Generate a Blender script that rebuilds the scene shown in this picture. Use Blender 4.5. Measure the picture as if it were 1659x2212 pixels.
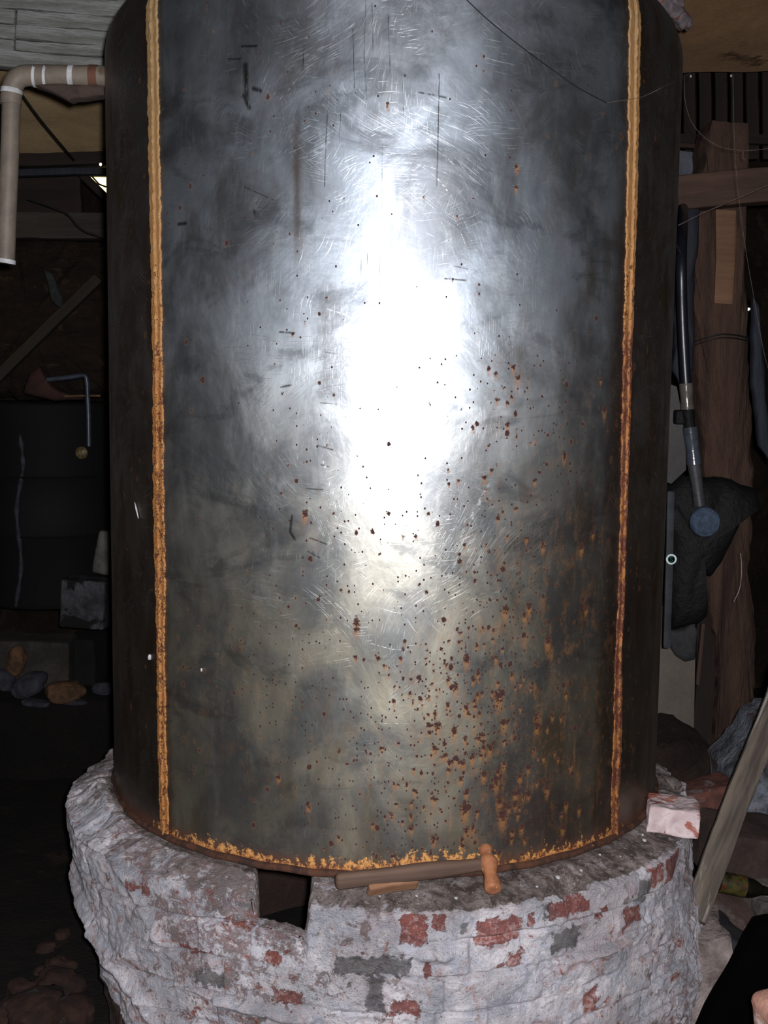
import bpy, math, random
import numpy as np
from mathutils import Vector, Matrix, Euler
from mathutils import noise as mnoise

for o in list(bpy.data.objects): bpy.data.objects.remove(o)
S = bpy.context.scene
C = S.collection
R_ = math.radians
random.seed(7)

# ------------------------------------------------------------------ camera
FPX = 2565.0; W, H = 1659.0, 2212.0
CAM = Vector((0.0, -3.11, 1.70))
PITCH, YAW, ROLL = R_(6.4), R_(0.19), R_(0.7)
ROT = (Matrix.Rotation(YAW, 3, 'Z') @ Matrix.Rotation(math.pi/2 - PITCH, 3, 'X') @ Matrix.Rotation(ROLL, 3, 'Z'))
cd = bpy.data.cameras.new('camera'); cam = bpy.data.objects.new('camera', cd); C.objects.link(cam)
cam.matrix_world = Matrix.Translation(CAM) @ ROT.to_4x4()
cd.sensor_fit = 'VERTICAL'; cd.sensor_height = 36.0; cd.lens = 36.0*FPX/H
cd.clip_start = 0.05; cd.clip_end = 60
S.camera = cam

# ------------------------------------------------------------------ light
w = bpy.data.worlds.new('world'); S.world = w; w.use_nodes = True
w.node_tree.nodes['Background'].inputs[0].default_value = (0.35, 0.42, 0.55, 1)
w.node_tree.nodes['Background'].inputs[1].default_value = 0.006
fd = bpy.data.lights.new('camera_flash', 'POINT'); fd.energy = 365; fd.shadow_soft_size = 0.018
fd.color = (1.0, 0.985, 1.0)
fl = bpy.data.objects.new('camera_flash', fd); C.objects.link(fl)
# the flash sits just beside the lens
fl.location = CAM + Vector((0.035, -0.02, 0.03))
S.view_settings.view_transform = 'Standard'; S.view_settings.look = 'None'
S.view_settings.exposure = 0.0; S.view_settings.gamma = 1.0; S.view_settings.use_curve_mapping = False

# ------------------------------------------------------------------ maths helpers
def ray(px, py):
    d = ROT @ Vector(((px-W/2)/FPX, -(py-H/2)/FPX, -1.0))
    return d.normalized()
def at(px, py, Y):
    d = ray(px, py); t = (Y-CAM.y)/d.y
    return CAM + d*t
def atz(px, py, Z):
    d = ray(px, py); t = (Z-CAM.z)/d.z
    return CAM + d*t
def atc(px, py, r):
    """point where the line of sight meets a vertical cylinder of radius r about the tank axis"""
    d = ray(px, py)
    a = d.x*d.x + d.y*d.y; b = 2*(CAM.x*d.x + CAM.y*d.y); c = CAM.x**2 + CAM.y**2 - r*r
    disc = b*b - 4*a*c
    if disc < 0: disc = 0
    t = (-b - math.sqrt(disc))/(2*a)
    return CAM + d*t
def cyl(px, py, r):
    p = atc(px, py, r)
    return math.atan2(p.x, -p.y), p.z
def lin(r, g, b):
    f = lambda c: (c/255/12.92) if c/255 <= 0.04045 else ((c/255+0.055)/1.055)**2.4
    return (f(r), f(g), f(b), 1.0)
def _h(i, j, k, s):
    v = np.sin(i*127.1 + j*311.7 + k*74.7 + s*17.3)*43758.5453
    return v - np.floor(v)
def vn(x, y, z, s=0):
    x = np.asarray(x, float); y = np.asarray(y, float)+0*x; z = np.asarray(z, float)+0*x
    i, j, k = np.floor(x), np.floor(y), np.floor(z)
    u, v, w_ = x-i, y-j, z-k
    u, v, w_ = [q*q*(3-2*q) for q in (u, v, w_)]
    r = 0
    for a in (0, 1):
        for b in (0, 1):
            for c in (0, 1):
                r = r + (u if a else 1-u)*(v if b else 1-v)*(w_ if c else 1-w_)*_h(i+a, j+b, k+c, s)
    return r*2-1
def fbm(x, y, z, n=4, s=0):
    r = 0; a = 1; t = 0; f = 1
    for q in range(n):
        r = r + a*vn(x*f, y*f, z*f, s+q); t += a; a *= .5; f *= 2.03
    return r/t

# ------------------------------------------------------------------ mesh helpers
def link_mesh(name, verts, faces, mat, parent=None, smooth=True, M=None):
    me = bpy.data.meshes.new(name)
    verts = np.asarray(verts, np.float32); 
    if isinstance(faces, np.ndarray):
        nf, k = faces.shape
        me.vertices.add(len(verts)); me.vertices.foreach_set('co', verts.ravel())
        me.loops.add(nf*k); me.loops.foreach_set('vertex_index', faces.ravel().astype(np.int32))
        me.polygons.add(nf); me.polygons.foreach_set('loop_start', np.arange(0, nf*k, k, dtype=np.int32))
        try: me.polygons.foreach_set('loop_total', np.full(nf, k, np.int32))
        except Exception: pass
        me.update(calc_edges=True)
    else:
        me.from_pydata([tuple(v) for v in verts.tolist()], [], faces)
    me.validate()
    me.polygons.foreach_set('use_smooth', np.full(len(me.polygons), smooth))
    me.materials.append(mat)
    o = bpy.data.objects.new(name, me); C.objects.link(o)
    if M is not None: o.matrix_world = M
    if parent is not None:
        o.parent = parent; 
    return o
def tag(o, label=None, cat=None, group=None, kind=None):
    if label: o['label'] = label
    if cat: o['category'] = cat
    if group: o['group'] = group
    if kind: o['kind'] = kind
    return o
def empty(name, loc, label, cat, group=None):
    o = bpy.data.objects.new(name, None); C.objects.link(o); o.location = loc; o.empty_display_size = .1
    return tag(o, label, cat, group)
def gridfaces(nu, nv, wrapu=False, flip=False):
    """vertices index = j*nu+i"""
    mi = nu if wrapu else nu-1
    i = np.arange(mi); j = np.arange(nv-1)
    I, J = np.meshgrid(i, j)
    a = J*nu+I; b = J*nu+(I+1) % nu; c = (J+1)*nu+(I+1) % nu; d = (J+1)*nu+I
    f = np.stack([a, b, c, d], -1).reshape(-1, 4)
    return f[:, ::-1].copy() if flip else f
def tube_geo(path, radii, seg=16, caps=True, rough=0, seed=0, hollow=0):
    P = [Vector(p) for p in path]; n = len(P)
    if not hasattr(radii, '__len__'): radii = [radii]*n
    T = []
    for i in range(n):
        a = P[max(i-1, 0)]; b = P[min(i+1, n-1)]; T.append((b-a).normalized())
    up = Vector((0, 0, 1)) if abs(T[0].z) < .9 else Vector((1, 0, 0))
    N = (up - T[0]*up.dot(T[0])).normalized(); V = []
    for i in range(n):
        N = (N - T[i]*N.dot(T[i])).normalized(); B = T[i].cross(N)
        for k in range(seg):
            a = 2*math.pi*k/seg
            r = radii[i]
            q = P[i] + (N*math.cos(a)+B*math.sin(a))*r
            if rough: q += (N*math.cos(a)+B*math.sin(a))*rough*mnoise.noise(q*25+Vector((seed, 0, 0)))
            V.append(q)
    F = []
    for i in range(n-1):
        for k in range(seg):
            F.append((i*seg+k, i*seg+(k+1) % seg, (i+1)*seg+(k+1) % seg, (i+1)*seg+k))
    if caps:
        F.append(tuple(range(seg))[::-1]); F.append(tuple(range((n-1)*seg, n*seg)))
    return V, F
def tube(name, path, radii, mat, parent=None, **k):
    V, F = tube_geo(path, radii, **k)
    o = link_mesh(name, [tuple(v) for v in V], F, mat, parent)
    fix_smooth(o); return o
def fix_smooth(o, ang=50):
    me = o.data
    try:
        import bmesh
        bm = bmesh.new(); bm.from_mesh(me); bmesh.ops.recalc_face_normals(bm, faces=bm.faces)
        for e in bm.edges:
            if len(e.link_faces) == 2 and e.calc_face_angle(0) > R_(ang): e.smooth = False
        bm.to_mesh(me); bm.free()
    except Exception as ex: print(ex)
def smoothpath(pts, n=8):
    """Catmull-Rom through the points"""
    P = [Vector(p) for p in pts]; out = []
    Q = [P[0]*2-P[1]] + P + [P[-1]*2-P[-2]]
    for i in range(1, len(Q)-2):
        for k in range(n):
            t = k/n; a, b, c, d = Q[i-1], Q[i], Q[i+1], Q[i+2]
            out.append(.5*((2*b)+(c-a)*t+(2*a-5*b+4*c-d)*t*t+(3*b-a-3*c+d)*t**3))
    out.append(P[-1]); return out
def boxgrid(sx, sy, sz, n, amp=0.0, freq=6.0, seed=0, rnd=0.0, chip=0.0):
    """closed box, each face a grid, rounded and roughened"""
    import bmesh
    bm = bmesh.new()
    mx = max(sx, sy, sz)
    V = {}; vs = []; F = []
    ns = [max(2, int(round(n*s/mx))) for s in (sx, sy, sz)]
    def vid(i, j, k):
        key = (i, j, k)
        if key not in V:
            V[key] = len(vs)
            vs.append(((i/ns[0]-.5)*sx, (j/ns[1]-.5)*sy, (k/ns[2]-.5)*sz))
        return V[key]
    a, b, c = ns
    for i in range(a):
        for j in range(b):
            F.append((vid(i, j, 0), vid(i, j+1, 0), vid(i+1, j+1, 0), vid(i+1, j, 0)))
            F.append((vid(i, j, c), vid(i+1, j, c), vid(i+1, j+1, c), vid(i, j+1, c)))
    for i in range(a):
        for k in range(c):
            F.append((vid(i, 0, k), vid(i+1, 0, k), vid(i+1, 0, k+1), vid(i, 0, k+1)))
            F.append((vid(i, b, k), vid(i, b, k+1), vid(i+1, b, k+1), vid(i+1, b, k)))
    for j in range(b):
        for k in range(c):
            F.append((vid(0, j, k), vid(0, j, k+1), vid(0, j+1, k+1), vid(0, j+1, k)))
            F.append((vid(a, j, k), vid(a, j+1, k), vid(a, j+1, k+1), vid(a, j, k+1)))
    bm.free()
    P = np.array(vs); hs = np.array([sx, sy, sz])/2
    if rnd > 0:
        r = min(rnd, hs.min()*.95)
        q = np.clip(P, -(hs-r), hs-r); d = P-q; L = np.linalg.norm(d, axis=1, keepdims=True)+1e-9
        P = q + d/L*np.minimum(L, r)
    if amp:
        nr = P/hs; 
        f = freq
        dx = fbm(P[:, 0]*f+seed*3.1, P[:, 1]*f, P[:, 2]*f, 4, 1)
        dy = fbm(P[:, 0]*f+seed*3.1+40, P[:, 1]*f, P[:, 2]*f, 4, 5)
        dz = fbm(P[:, 0]*f+seed*3.1+80, P[:, 1]*f, P[:, 2]*f, 4, 9)
        P = P + amp*np.stack([dx, dy, dz], 1)
    return P, [tuple(f) for f in F]
def rbox(name, size, mat, M=None, parent=None, n=14, amp=.004, freq=8, seed=0, rnd=.006, ang=40):
    P, F = boxgrid(*size, n, amp, freq, seed, rnd)
    o = link_mesh(name, P, F, mat, parent, True, M)
    fix_smooth(o, ang)
    return o
def beam_matrix(p0, p1, face=Vector((0, -1, 0))):
    """local X along the beam, local Y away from 'face' (its broad side looks along face)"""
    p0, p1 = Vector(p0), Vector(p1); x = (p1-p0).normalized()
    y = (-Vector(face)); y = (y - x*y.dot(x)).normalized(); z = x.cross(y)
    M = Matrix((x, y, z)).transposed().to_4x4(); M.translation = (p0+p1)/2
    return M, (p1-p0).length
def board(name, p0, p1, wid, thick, mat, parent=None, face=(0, -1, 0), n=40, amp=.004, freq=6, seed=0, rnd=.005):
    M, L = beam_matrix(p0, p1, face)
    return rbox(name, (L, thick, wid), mat, M, parent, n, amp, freq, seed, rnd)
def sheet(name, outline, Y, thick, mat, parent=None, amp=.0, seed=0, n=26, bulge=0.0):
    """solid shape from an outline of sight points at distance Y: real thickness, rounded, lumpy front"""
    import bmesh
    pts = [at(x, y, Y) for x, y in outline]
    # resample
    R = []
    L = len(pts)
    for i in range(L):
        a, b = pts[i], pts[(i+1) % L]; m = max(1, int((b-a).length/.02))
        for k in range(m):
            q = a.lerp(b, k/m)
            if amp: q = q + Vector((mnoise.noise(q*18+Vector((seed, 0, 0))), 0, mnoise.noise(q*18+Vector((0, seed, 9)))))*amp
            R.append(q)
    bm = bmesh.new()
    c = sum(R, Vector())/len(R)
    rings = []
    for s, dy in ((1.0, thick), (1.0, 0.0), (.93, -bulge*.45), (.75, -bulge*.8), (.45, -bulge), (.15, -bulge*1.02)):
        ring = []
        for q in R:
            v = c + (q-c)*s; v.y = Y+dy
            if amp and dy < thick: v.y += amp*1.6*mnoise.noise(Vector((v.x*22, seed, v.z*9)))
            ring.append(bm.verts.new(v))
        rings.append(ring)
    m = len(R)
    for a, b in zip(rings[:-1], rings[1:]):
        for k in range(m): bm.faces.new((a[k], a[(k+1) % m], b[(k+1) % m], b[k]))
    bm.faces.new(rings[-1]); bm.faces.new(rings[0][::-1])
    bmesh.ops.recalc_face_normals(bm, faces=bm.faces)
    me = bpy.data.meshes.new(name); bm.to_mesh(me); bm.free()
    for p in me.polygons: p.use_smooth = True
    me.materials.append(mat); o = bpy.data.objects.new(name, me); C.objects.link(o)
    if parent is not None: o.parent = parent
    fix_smooth(o, 55); return o
def lathe(name, prof, mat, M=None, parent=None, seg=28, squash=None):
    V = []; F = []; n = len(prof)
    for r, z in prof:
        for k in range(seg):
            a = 2*math.pi*k/seg; V.append((r*math.cos(a), r*math.sin(a), z))
    for i in range(n-1):
        for k in range(seg): F.append((i*seg+k, i*seg+(k+1) % seg, (i+1)*seg+(k+1) % seg, (i+1)*seg+k))
    F.append(tuple(range(seg))[::-1]); F.append(tuple(range((n-1)*seg, n*seg)))
    V = np.array(V)
    if squash: V = squash(V)
    o = link_mesh(name, V, F, mat, parent, True, M); fix_smooth(o, 50); return o
def rock(name, loc, size, mat, seed=0, rot=(0, 0, 0), amp=.3, parent=None):
    import bmesh
    bm = bmesh.new(); bmesh.ops.create_icosphere(bm, subdivisions=4, radius=1)
    P = np.array([v.co[:] for v in bm.verts]); 
    q = np.sign(P)*np.abs(P)**.62
    q = q/np.linalg.norm(q, axis=1, keepdims=True)*(.75+.25*np.linalg.norm(q, axis=1, keepdims=True))
    d = 1+amp*fbm(P[:, 0]*1.3+seed*7.7, P[:, 1]*1.3, P[:, 2]*1.3, 4, 3)
    q = q*d[:, None]*np.array(size)/2
    F = [tuple(v.index for v in f.verts) for f in bm.faces]; bm.free()
    M = Matrix.Translation(loc) @ Euler(rot).to_matrix().to_4x4()
    return link_mesh(name, q, F, mat, parent, True, M)

# ------------------------------------------------------------------ node helpers
class NT:
    def __init__(s, name):
        s.m = bpy.data.materials.new(name); s.m.use_nodes = True; s.t = s.m.node_tree; s.t.nodes.clear()
        s.out = s.t.nodes.new('ShaderNodeOutputMaterial')
    def n(s, typ, inp=None, **kw):
        nd = s.t.nodes.new(typ)
        for k, v in kw.items(): setattr(nd, k, v)
        if inp:
            for k, v in inp.items():
                if isinstance(v, bpy.types.NodeSocket): s.t.links.new(v, nd.inputs[k])
                else: nd.inputs[k].default_value = v
        return nd
    def math(s, op, a, b=0.5, c=None, clamp=False):
        d = {0: a, 1: b}
        if c is not None: d[2] = c
        return s.n('ShaderNodeMath', d, operation=op, use_clamp=clamp).outputs[0]
    def mix(s, f, a, b, mode='MIX'):
        nd = s.n('ShaderNodeMix', data_type='RGBA', blend_type=mode)
        for idx, v in ((0, f), (6, a), (7, b)):
            if isinstance(v, bpy.types.NodeSocket): s.t.links.new(v, nd.inputs[idx])
            else: nd.inputs[idx].default_value = v
        return nd.outputs[2]
    def noise(s, vec, scale, detail=4, rough=.55, dist=0.0, w=None):
        d = {'Vector': vec, 'Scale': scale, 'Detail': detail, 'Roughness': rough, 'Distortion': dist}
        return s.n('ShaderNodeTexNoise', d).outputs[0]
    def step(s, v, lo, hi, a=0.0, b=1.0):
        return s.n('ShaderNodeMapRange', {0: v, 1: lo, 2: hi, 3: a, 4: b}, interpolation_type='SMOOTHSTEP').outputs[0]
    def attr(s, name): return s.n('ShaderNodeAttribute', attribute_name=name).outputs['Fac']
    def map(s, vec, scale=(1, 1, 1), rot=(0, 0, 0), loc=(0, 0, 0)):
        return s.n('ShaderNodeMapping', {'Vector': vec, 'Scale': scale, 'Rotation': rot, 'Location': loc}).outputs[0]
    def bump(s, h, strength=.3, dist=.01, normal=None):
        d = {'Height': h, 'Strength': strength, 'Distance': dist}
        if normal is not None: d['Normal'] = normal
        return s.n('ShaderNodeBump', d).outputs[0]
    def finish(s, sh): s.t.links.new(sh, s.out.inputs[0]); return s.m
MATS = {}
def surf(name, c1, c2, scale=8, rough=.85, bump=.4, stretch=(1, 1, 1), metallic=0.0, c3=None, c3at=.62, fine=60, bdist=.01, spec=.3, coord='Object'):
    """two colours mottled by noise, an optional third in patches, fine bump"""
    if name in MATS: return MATS[name]
    t = NT(name); co = t.n('ShaderNodeTexCoord').outputs[coord]; v = t.map(co, stretch)
    a = t.noise(v, scale, 6, .6, .3); b = t.noise(v, fine, 4, .6)
    f = t.step(t.math('ADD', t.math('MULTIPLY', a, .75), t.math('MULTIPLY', b, .25)), .36, .64)
    col = t.mix(f, lin(*c1), lin(*c2))
    if c3:
        g = t.noise(t.map(co, stretch, loc=(3.3, 1.7, 9)), scale*.8, 6, .65, .5)
        col = t.mix(t.step(g, c3at-.03, c3at+.03), col, lin(*c3))
    hgt = t.math('ADD', t.math('MULTIPLY', a, .6), t.math('MULTIPLY', b, .4))
    p = t.n('ShaderNodeBsdfPrincipled', {'Base Color': col, 'Roughness': rough, 'Metallic': metallic,
            'Specular IOR Level': spec, 'Normal': t.bump(hgt, bump, bdist)})
    MATS[name] = t.finish(p.outputs[0]); return MATS[name]
def emit(name, col, strength):
    t = NT(name); co = t.n('ShaderNodeTexCoord').outputs['Object']
    c = t.mix(t.step(t.noise(co, 9, 4), .35, .65), col, tuple(min(1, q*1.25) for q in col[:3])+(1,))
    return t.finish(t.n('ShaderNodeEmission', {'Color': c, 'Strength': strength}).outputs[0])
def wood(name, c1, c2, c3=None, sc=5, bump=.5, rough=.8, c3at=.64):
    return surf(name, c1, c2, sc, rough, bump, (.18, 2.2, 2.2), 0, c3, c3at, 45, .006)

# ================================================================== MATERIALS
RT = 0.712           # tank radius
ZB = 0.655          # where the tank stands on its plinth
ZS = 2.455          # where the shoulder begins

def tank_material():
    t = NT('weathered steel')
    uv = t.n('ShaderNodeUVMap').outputs[0]
    sep = t.n('ShaderNodeSeparateXYZ', {0: uv}); U, V = sep.outputs[0], sep.outputs[1]
    dens = t.attr('dens'); blot = t.attr('blot'); halo = t.attr('halo'); ink = t.attr('ink'); scr = t.attr('scr'); brown = t.attr('brown')
    # dents and smears
    n1 = t.noise(t.map(uv, (1, .8, 1)), 5, 5, .6, .5)
    n2 = t.noise(t.map(uv, (1, .35, 1)), 22, 5, .65, .4)
    n3 = t.noise(uv, 70, 4, .6)
    # scratch layers: very stretched noise in several directions, in patches
    def scratches(ang, dens_, lo, hi, seed, warp=0.0):
        v = t.map(uv, (1, 1, 1), (0, 0, ang), (seed, seed*1.7, 0))
        if warp:
            wn = t.n('ShaderNodeTexNoise', {'Vector': v, 'Scale': 3.0, 'Detail': 1.0}).outputs[1]
            v = t.n('ShaderNodeMix', {'Factor': warp, 'A': v, 'B': wn}, data_type='VECTOR').outputs[1] if False else \
                t.n('ShaderNodeVectorMath', {0: v, 1: t.n('ShaderNodeVectorMath', {0: wn, 'Scale': warp}, operation='SCALE').outputs[0]}, operation='ADD').outputs[0]
        s = t.noise(t.map(v, (dens_, dens_*.035, 1)), 1.0, 2, .5)
        line = t.step(s, lo, hi)
        patch = t.step(t.noise(t.map(uv, loc=(seed*5, 2, 0)), 7, 3, .6), .50, .62)
        return t.math('MULTIPLY', line, patch)
    s1 = scratches(R_(4), 630, .61, .70, 1.3, .05)
    s2 = scratches(R_(62), 540, .61, .70, 2.9, .25)
    s3 = scratches(R_(-48), 570, .61, .70, 4.1, .25)
    s4 = scratches(R_(88), 450, .63, .72, 6.3, .12)
    s5 = scratches(R_(25), 570, .61, .70, 7.7, .3)
    sc = s1
    for q in (s2, s3, s4, s5): sc = t.math('MAXIMUM', sc, q)
    sbig = t.math('MULTIPLY', t.step(scr, .70, .95), t.step(t.noise(t.map(uv, (1, 1, 1), (0, 0, .6)), 90, 3, .7), .44, .60))
    # metal colours
    up = t.step(V, .3+ZB, 1.35+ZB)
    metal = t.mix(up, lin(178, 176, 168), lin(174, 184, 196))
    metal = t.mix(t.step(n1, .38, .62), metal, lin(128, 133, 140))
    smk = t.noise(t.map(uv, (.7, 1.3, 1), loc=(3, 8, 0)), 6, 5, .6, 1.2)
    metal = t.mix(t.math('MULTIPLY', t.step(smk, .52, .66), .6), metal, lin(98, 103, 110))
    metal = t.mix(t.math('MULTIPLY', t.step(n2, .5, .75), .25), metal, lin(205, 210, 216))
    metal = t.mix(t.math('MULTIPLY', t.math('SUBTRACT', 1.0, up), .50), metal, lin(255, 243, 214), 'MULTIPLY')
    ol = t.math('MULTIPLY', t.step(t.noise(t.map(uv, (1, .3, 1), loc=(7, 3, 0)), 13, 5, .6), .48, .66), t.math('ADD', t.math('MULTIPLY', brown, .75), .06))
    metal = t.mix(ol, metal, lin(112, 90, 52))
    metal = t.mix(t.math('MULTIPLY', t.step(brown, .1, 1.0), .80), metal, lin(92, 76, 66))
    metal = t.mix(t.math('MULTIPLY', t.math('MULTIPLY', t.step(ink, .45, .95), t.step(t.noise(t.map(uv, (1, .2, 1)), 110, 4, .7), .34, .50)), .85), metal, lin(38, 36, 34))
    # lobes
    tan = t.n('ShaderNodeTangent', direction_type='RADIAL', axis='Z').outputs[0]
    nb = t.bump(t.math('ADD', t.math('MULTIPLY', n1, 1.0), t.math('MULTIPLY', n2, .10)), .20, .010)
    nb2 = t.bump(t.math('ADD', t.math('MULTIPLY', sc, t.step(V, ZB+.1, ZB+.9, .35, 1.0)), t.math('MULTIPLY', n3, .35)), .22, .0010, nb)
    ra = t.step(n2, .3, .7, .325, .375)
    A = t.n('ShaderNodeBsdfPrincipled', {'Base Color': metal, 'Metallic': 1.0, 'Roughness': ra, 'Anisotropic': .78, 'Tangent': tan, 'Normal': nb2})
    B = t.n('ShaderNodeBsdfPrincipled', {'Base Color': metal, 'Metallic': t.math('SUBTRACT', .975, t.math('MULTIPLY', t.attr('film'), .12)), 'Roughness': .475, 'Normal': nb, 'Specular IOR Level': .3})
    f = t.step(t.noise(t.map(uv, (1, .6, 1), loc=(2, 9, 0)), 9, 6, .65, .8), .32, .68, .54, .76)
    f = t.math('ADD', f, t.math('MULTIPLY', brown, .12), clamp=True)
    sh = t.n('ShaderNodeMixShader', {0: f, 1: A.outputs[0], 2: B.outputs[0]}).outputs[0]
    # bright scratches: open rough metal
    Sx = t.n('ShaderNodeBsdfPrincipled', {'Base Color': lin(235, 240, 245), 'Metallic': 1.0, 'Roughness': .48})
    sm = t.math('MAXIMUM', t.math('MULTIPLY', t.math('MULTIPLY', sc, t.step(V, ZB+.1, ZB+.9, .35, 1.0)), .30), t.math('MULTIPLY', sbig, .6))
    sh = t.n('ShaderNodeMixShader', {0: sm, 1: sh, 2: Sx.outputs[0]}).outputs[0]
    # rust: halo, speck, blot
    rn = t.noise(uv, 330, 4, .7); rn2 = t.noise(uv, 150, 6, .78, .8)
    hal = t.step(t.math('ADD', halo, t.math('MULTIPLY', t.math('SUBTRACT', rn2, .5), 1.5)), .42, .85)
    vo = t.n('ShaderNodeTexVoronoi', {'Vector': t.map(uv, (1, .8, 1)), 'Scale': 62.0, 'Randomness': 1.0}, feature='F1')
    vr = t.n('ShaderNodeSeparateColor', {0: vo.outputs['Color']}).outputs
    gate = t.math('LESS_THAN', vr[0], t.math('MULTIPLY', dens, .75))
    rad = t.math('MULTIPLY_ADD', t.math('POWER', vr[1], 3.0), .26, .08)
    dd = t.math('ADD', vo.outputs['Distance'], t.math('MULTIPLY', t.math('SUBTRACT', rn2, .5), .9))
    spk = t.math('MULTIPLY', gate, t.math('LESS_THAN', dd, rad))
    spkh = t.math('MULTIPLY', gate, t.step(t.math('SUBTRACT', dd, t.math('MULTIPLY', rad, 1.0)), .0, .28, 1, 0))
    vo2 = t.n('ShaderNodeTexVoronoi', {'Vector': t.map(uv, (1, .8, 1), loc=(5, 5, 0)), 'Scale': 135.0}, feature='F1')
    vr2 = t.n('ShaderNodeSeparateColor', {0: vo2.outputs['Color']}).outputs
    g2 = t.math('LESS_THAN', vr2[0], t.math('MULTIPLY', dens, .50))
    spk2 = t.math('MULTIPLY', g2, t.math('LESS_THAN', t.math('ADD', vo2.outputs['Distance'], t.math('MULTIPLY', t.math('SUBTRACT', rn, .5), .3)), .26))
    # vertical orange runs
    run = t.noise(t.map(uv, (1, .09, 1), loc=(1, 4, 0)), 60, 4, .6)
    runm = t.math('MULTIPLY', t.step(run, .56, .72), t.math('MULTIPLY', t.step(n2, .42, .6), dens))
    cloud = t.math('MULTIPLY', t.step(t.noise(t.map(uv, (1, .5, 1), loc=(9, 1, 0)), 28, 6, .7), .50, .68), dens)
    hm = t.math('MAXIMUM', t.math('MULTIPLY', hal, .62), t.math('MAXIMUM', t.math('MULTIPLY', spkh, .14), t.math('MAXIMUM', t.math('MULTIPLY', runm, .42), t.math('MULTIPLY', cloud, .30))))
    hcol = t.mix(t.step(rn2, .35, .65), lin(168, 116, 58), lin(130, 82, 46))
    Rh = t.n('ShaderNodeBsdfPrincipled', {'Base Color': hcol, 'Roughness': .8, 'Specular IOR Level': .3})
    sh = t.n('ShaderNodeMixShader', {0: hm, 1: sh, 2: Rh.outputs[0]}).outputs[0]
    bm = t.step(t.math('ADD', blot, t.math('MULTIPLY', t.math('SUBTRACT', rn2, .5), 2.6)), .52, .64)
    core = t.math('MAXIMUM', bm, t.math('MAXIMUM', spk, spk2))
    ccol = t.mix(t.step(rn, .4, .62), lin(44, 28, 30), lin(74, 44, 38))
    bn = t.bump(t.math('ADD', core, rn), .5, .003)
    Rc = t.n('ShaderNodeBsdfPrincipled', {'Base Color': ccol, 'Roughness': .85, 'Specular IOR Level': .3, 'Normal': bn})
    sh = t.n('ShaderNodeMixShader', {0: core, 1: sh, 2: Rc.outputs[0]}).outputs[0]
    # ragged yellow paint along the foot
    hh = t.attr('foot')
    pn = t.noise(t.map(uv, (1, .8, 1)), 48, 6, .75, .3)
    vv = t.math('SUBTRACT', V, ZB)
    pm = t.step(t.math('SUBTRACT', t.math('MULTIPLY_ADD', t.math('SUBTRACT', pn, .5), .17, hh), vv), 0, .003)
    pm = t.math('MULTIPLY', pm, t.step(t.noise(t.map(uv, loc=(4, 4, 0)), 110, 4, .7), .38, .46))
    pcol = t.mix(t.step(pn, .42, .6), lin(132, 74, 40), lin(192, 140, 82))
    pcol = t.mix(t.step(vv, .0, .022, 1, 0), pcol, lin(120, 60, 32))
    Pp = t.n('ShaderNodeBsdfPrincipled', {'Base Color': pcol, 'Roughness': .7, 'Specular IOR Level': .3, 'Normal': t.bump(pm, .6, .003)})
    dirt = t.step(t.math('MULTIPLY_ADD', t.math('SUBTRACT', rn2, .5), .05, vv), .012, .05, .75, 0)
    Dd = t.n('ShaderNodeBsdfPrincipled', {'Base Color': lin(84, 50, 36), 'Roughness': .9, 'Specular IOR Level': .2})
    sh = t.n('ShaderNodeMixShader', {0: dirt, 1: sh, 2: Dd.outputs[0]}).outputs[0]
    sh = t.n('ShaderNodeMixShader', {0: pm, 1: sh, 2: Pp.outputs[0]}).outputs[0]
    return t.finish(sh)

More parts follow.
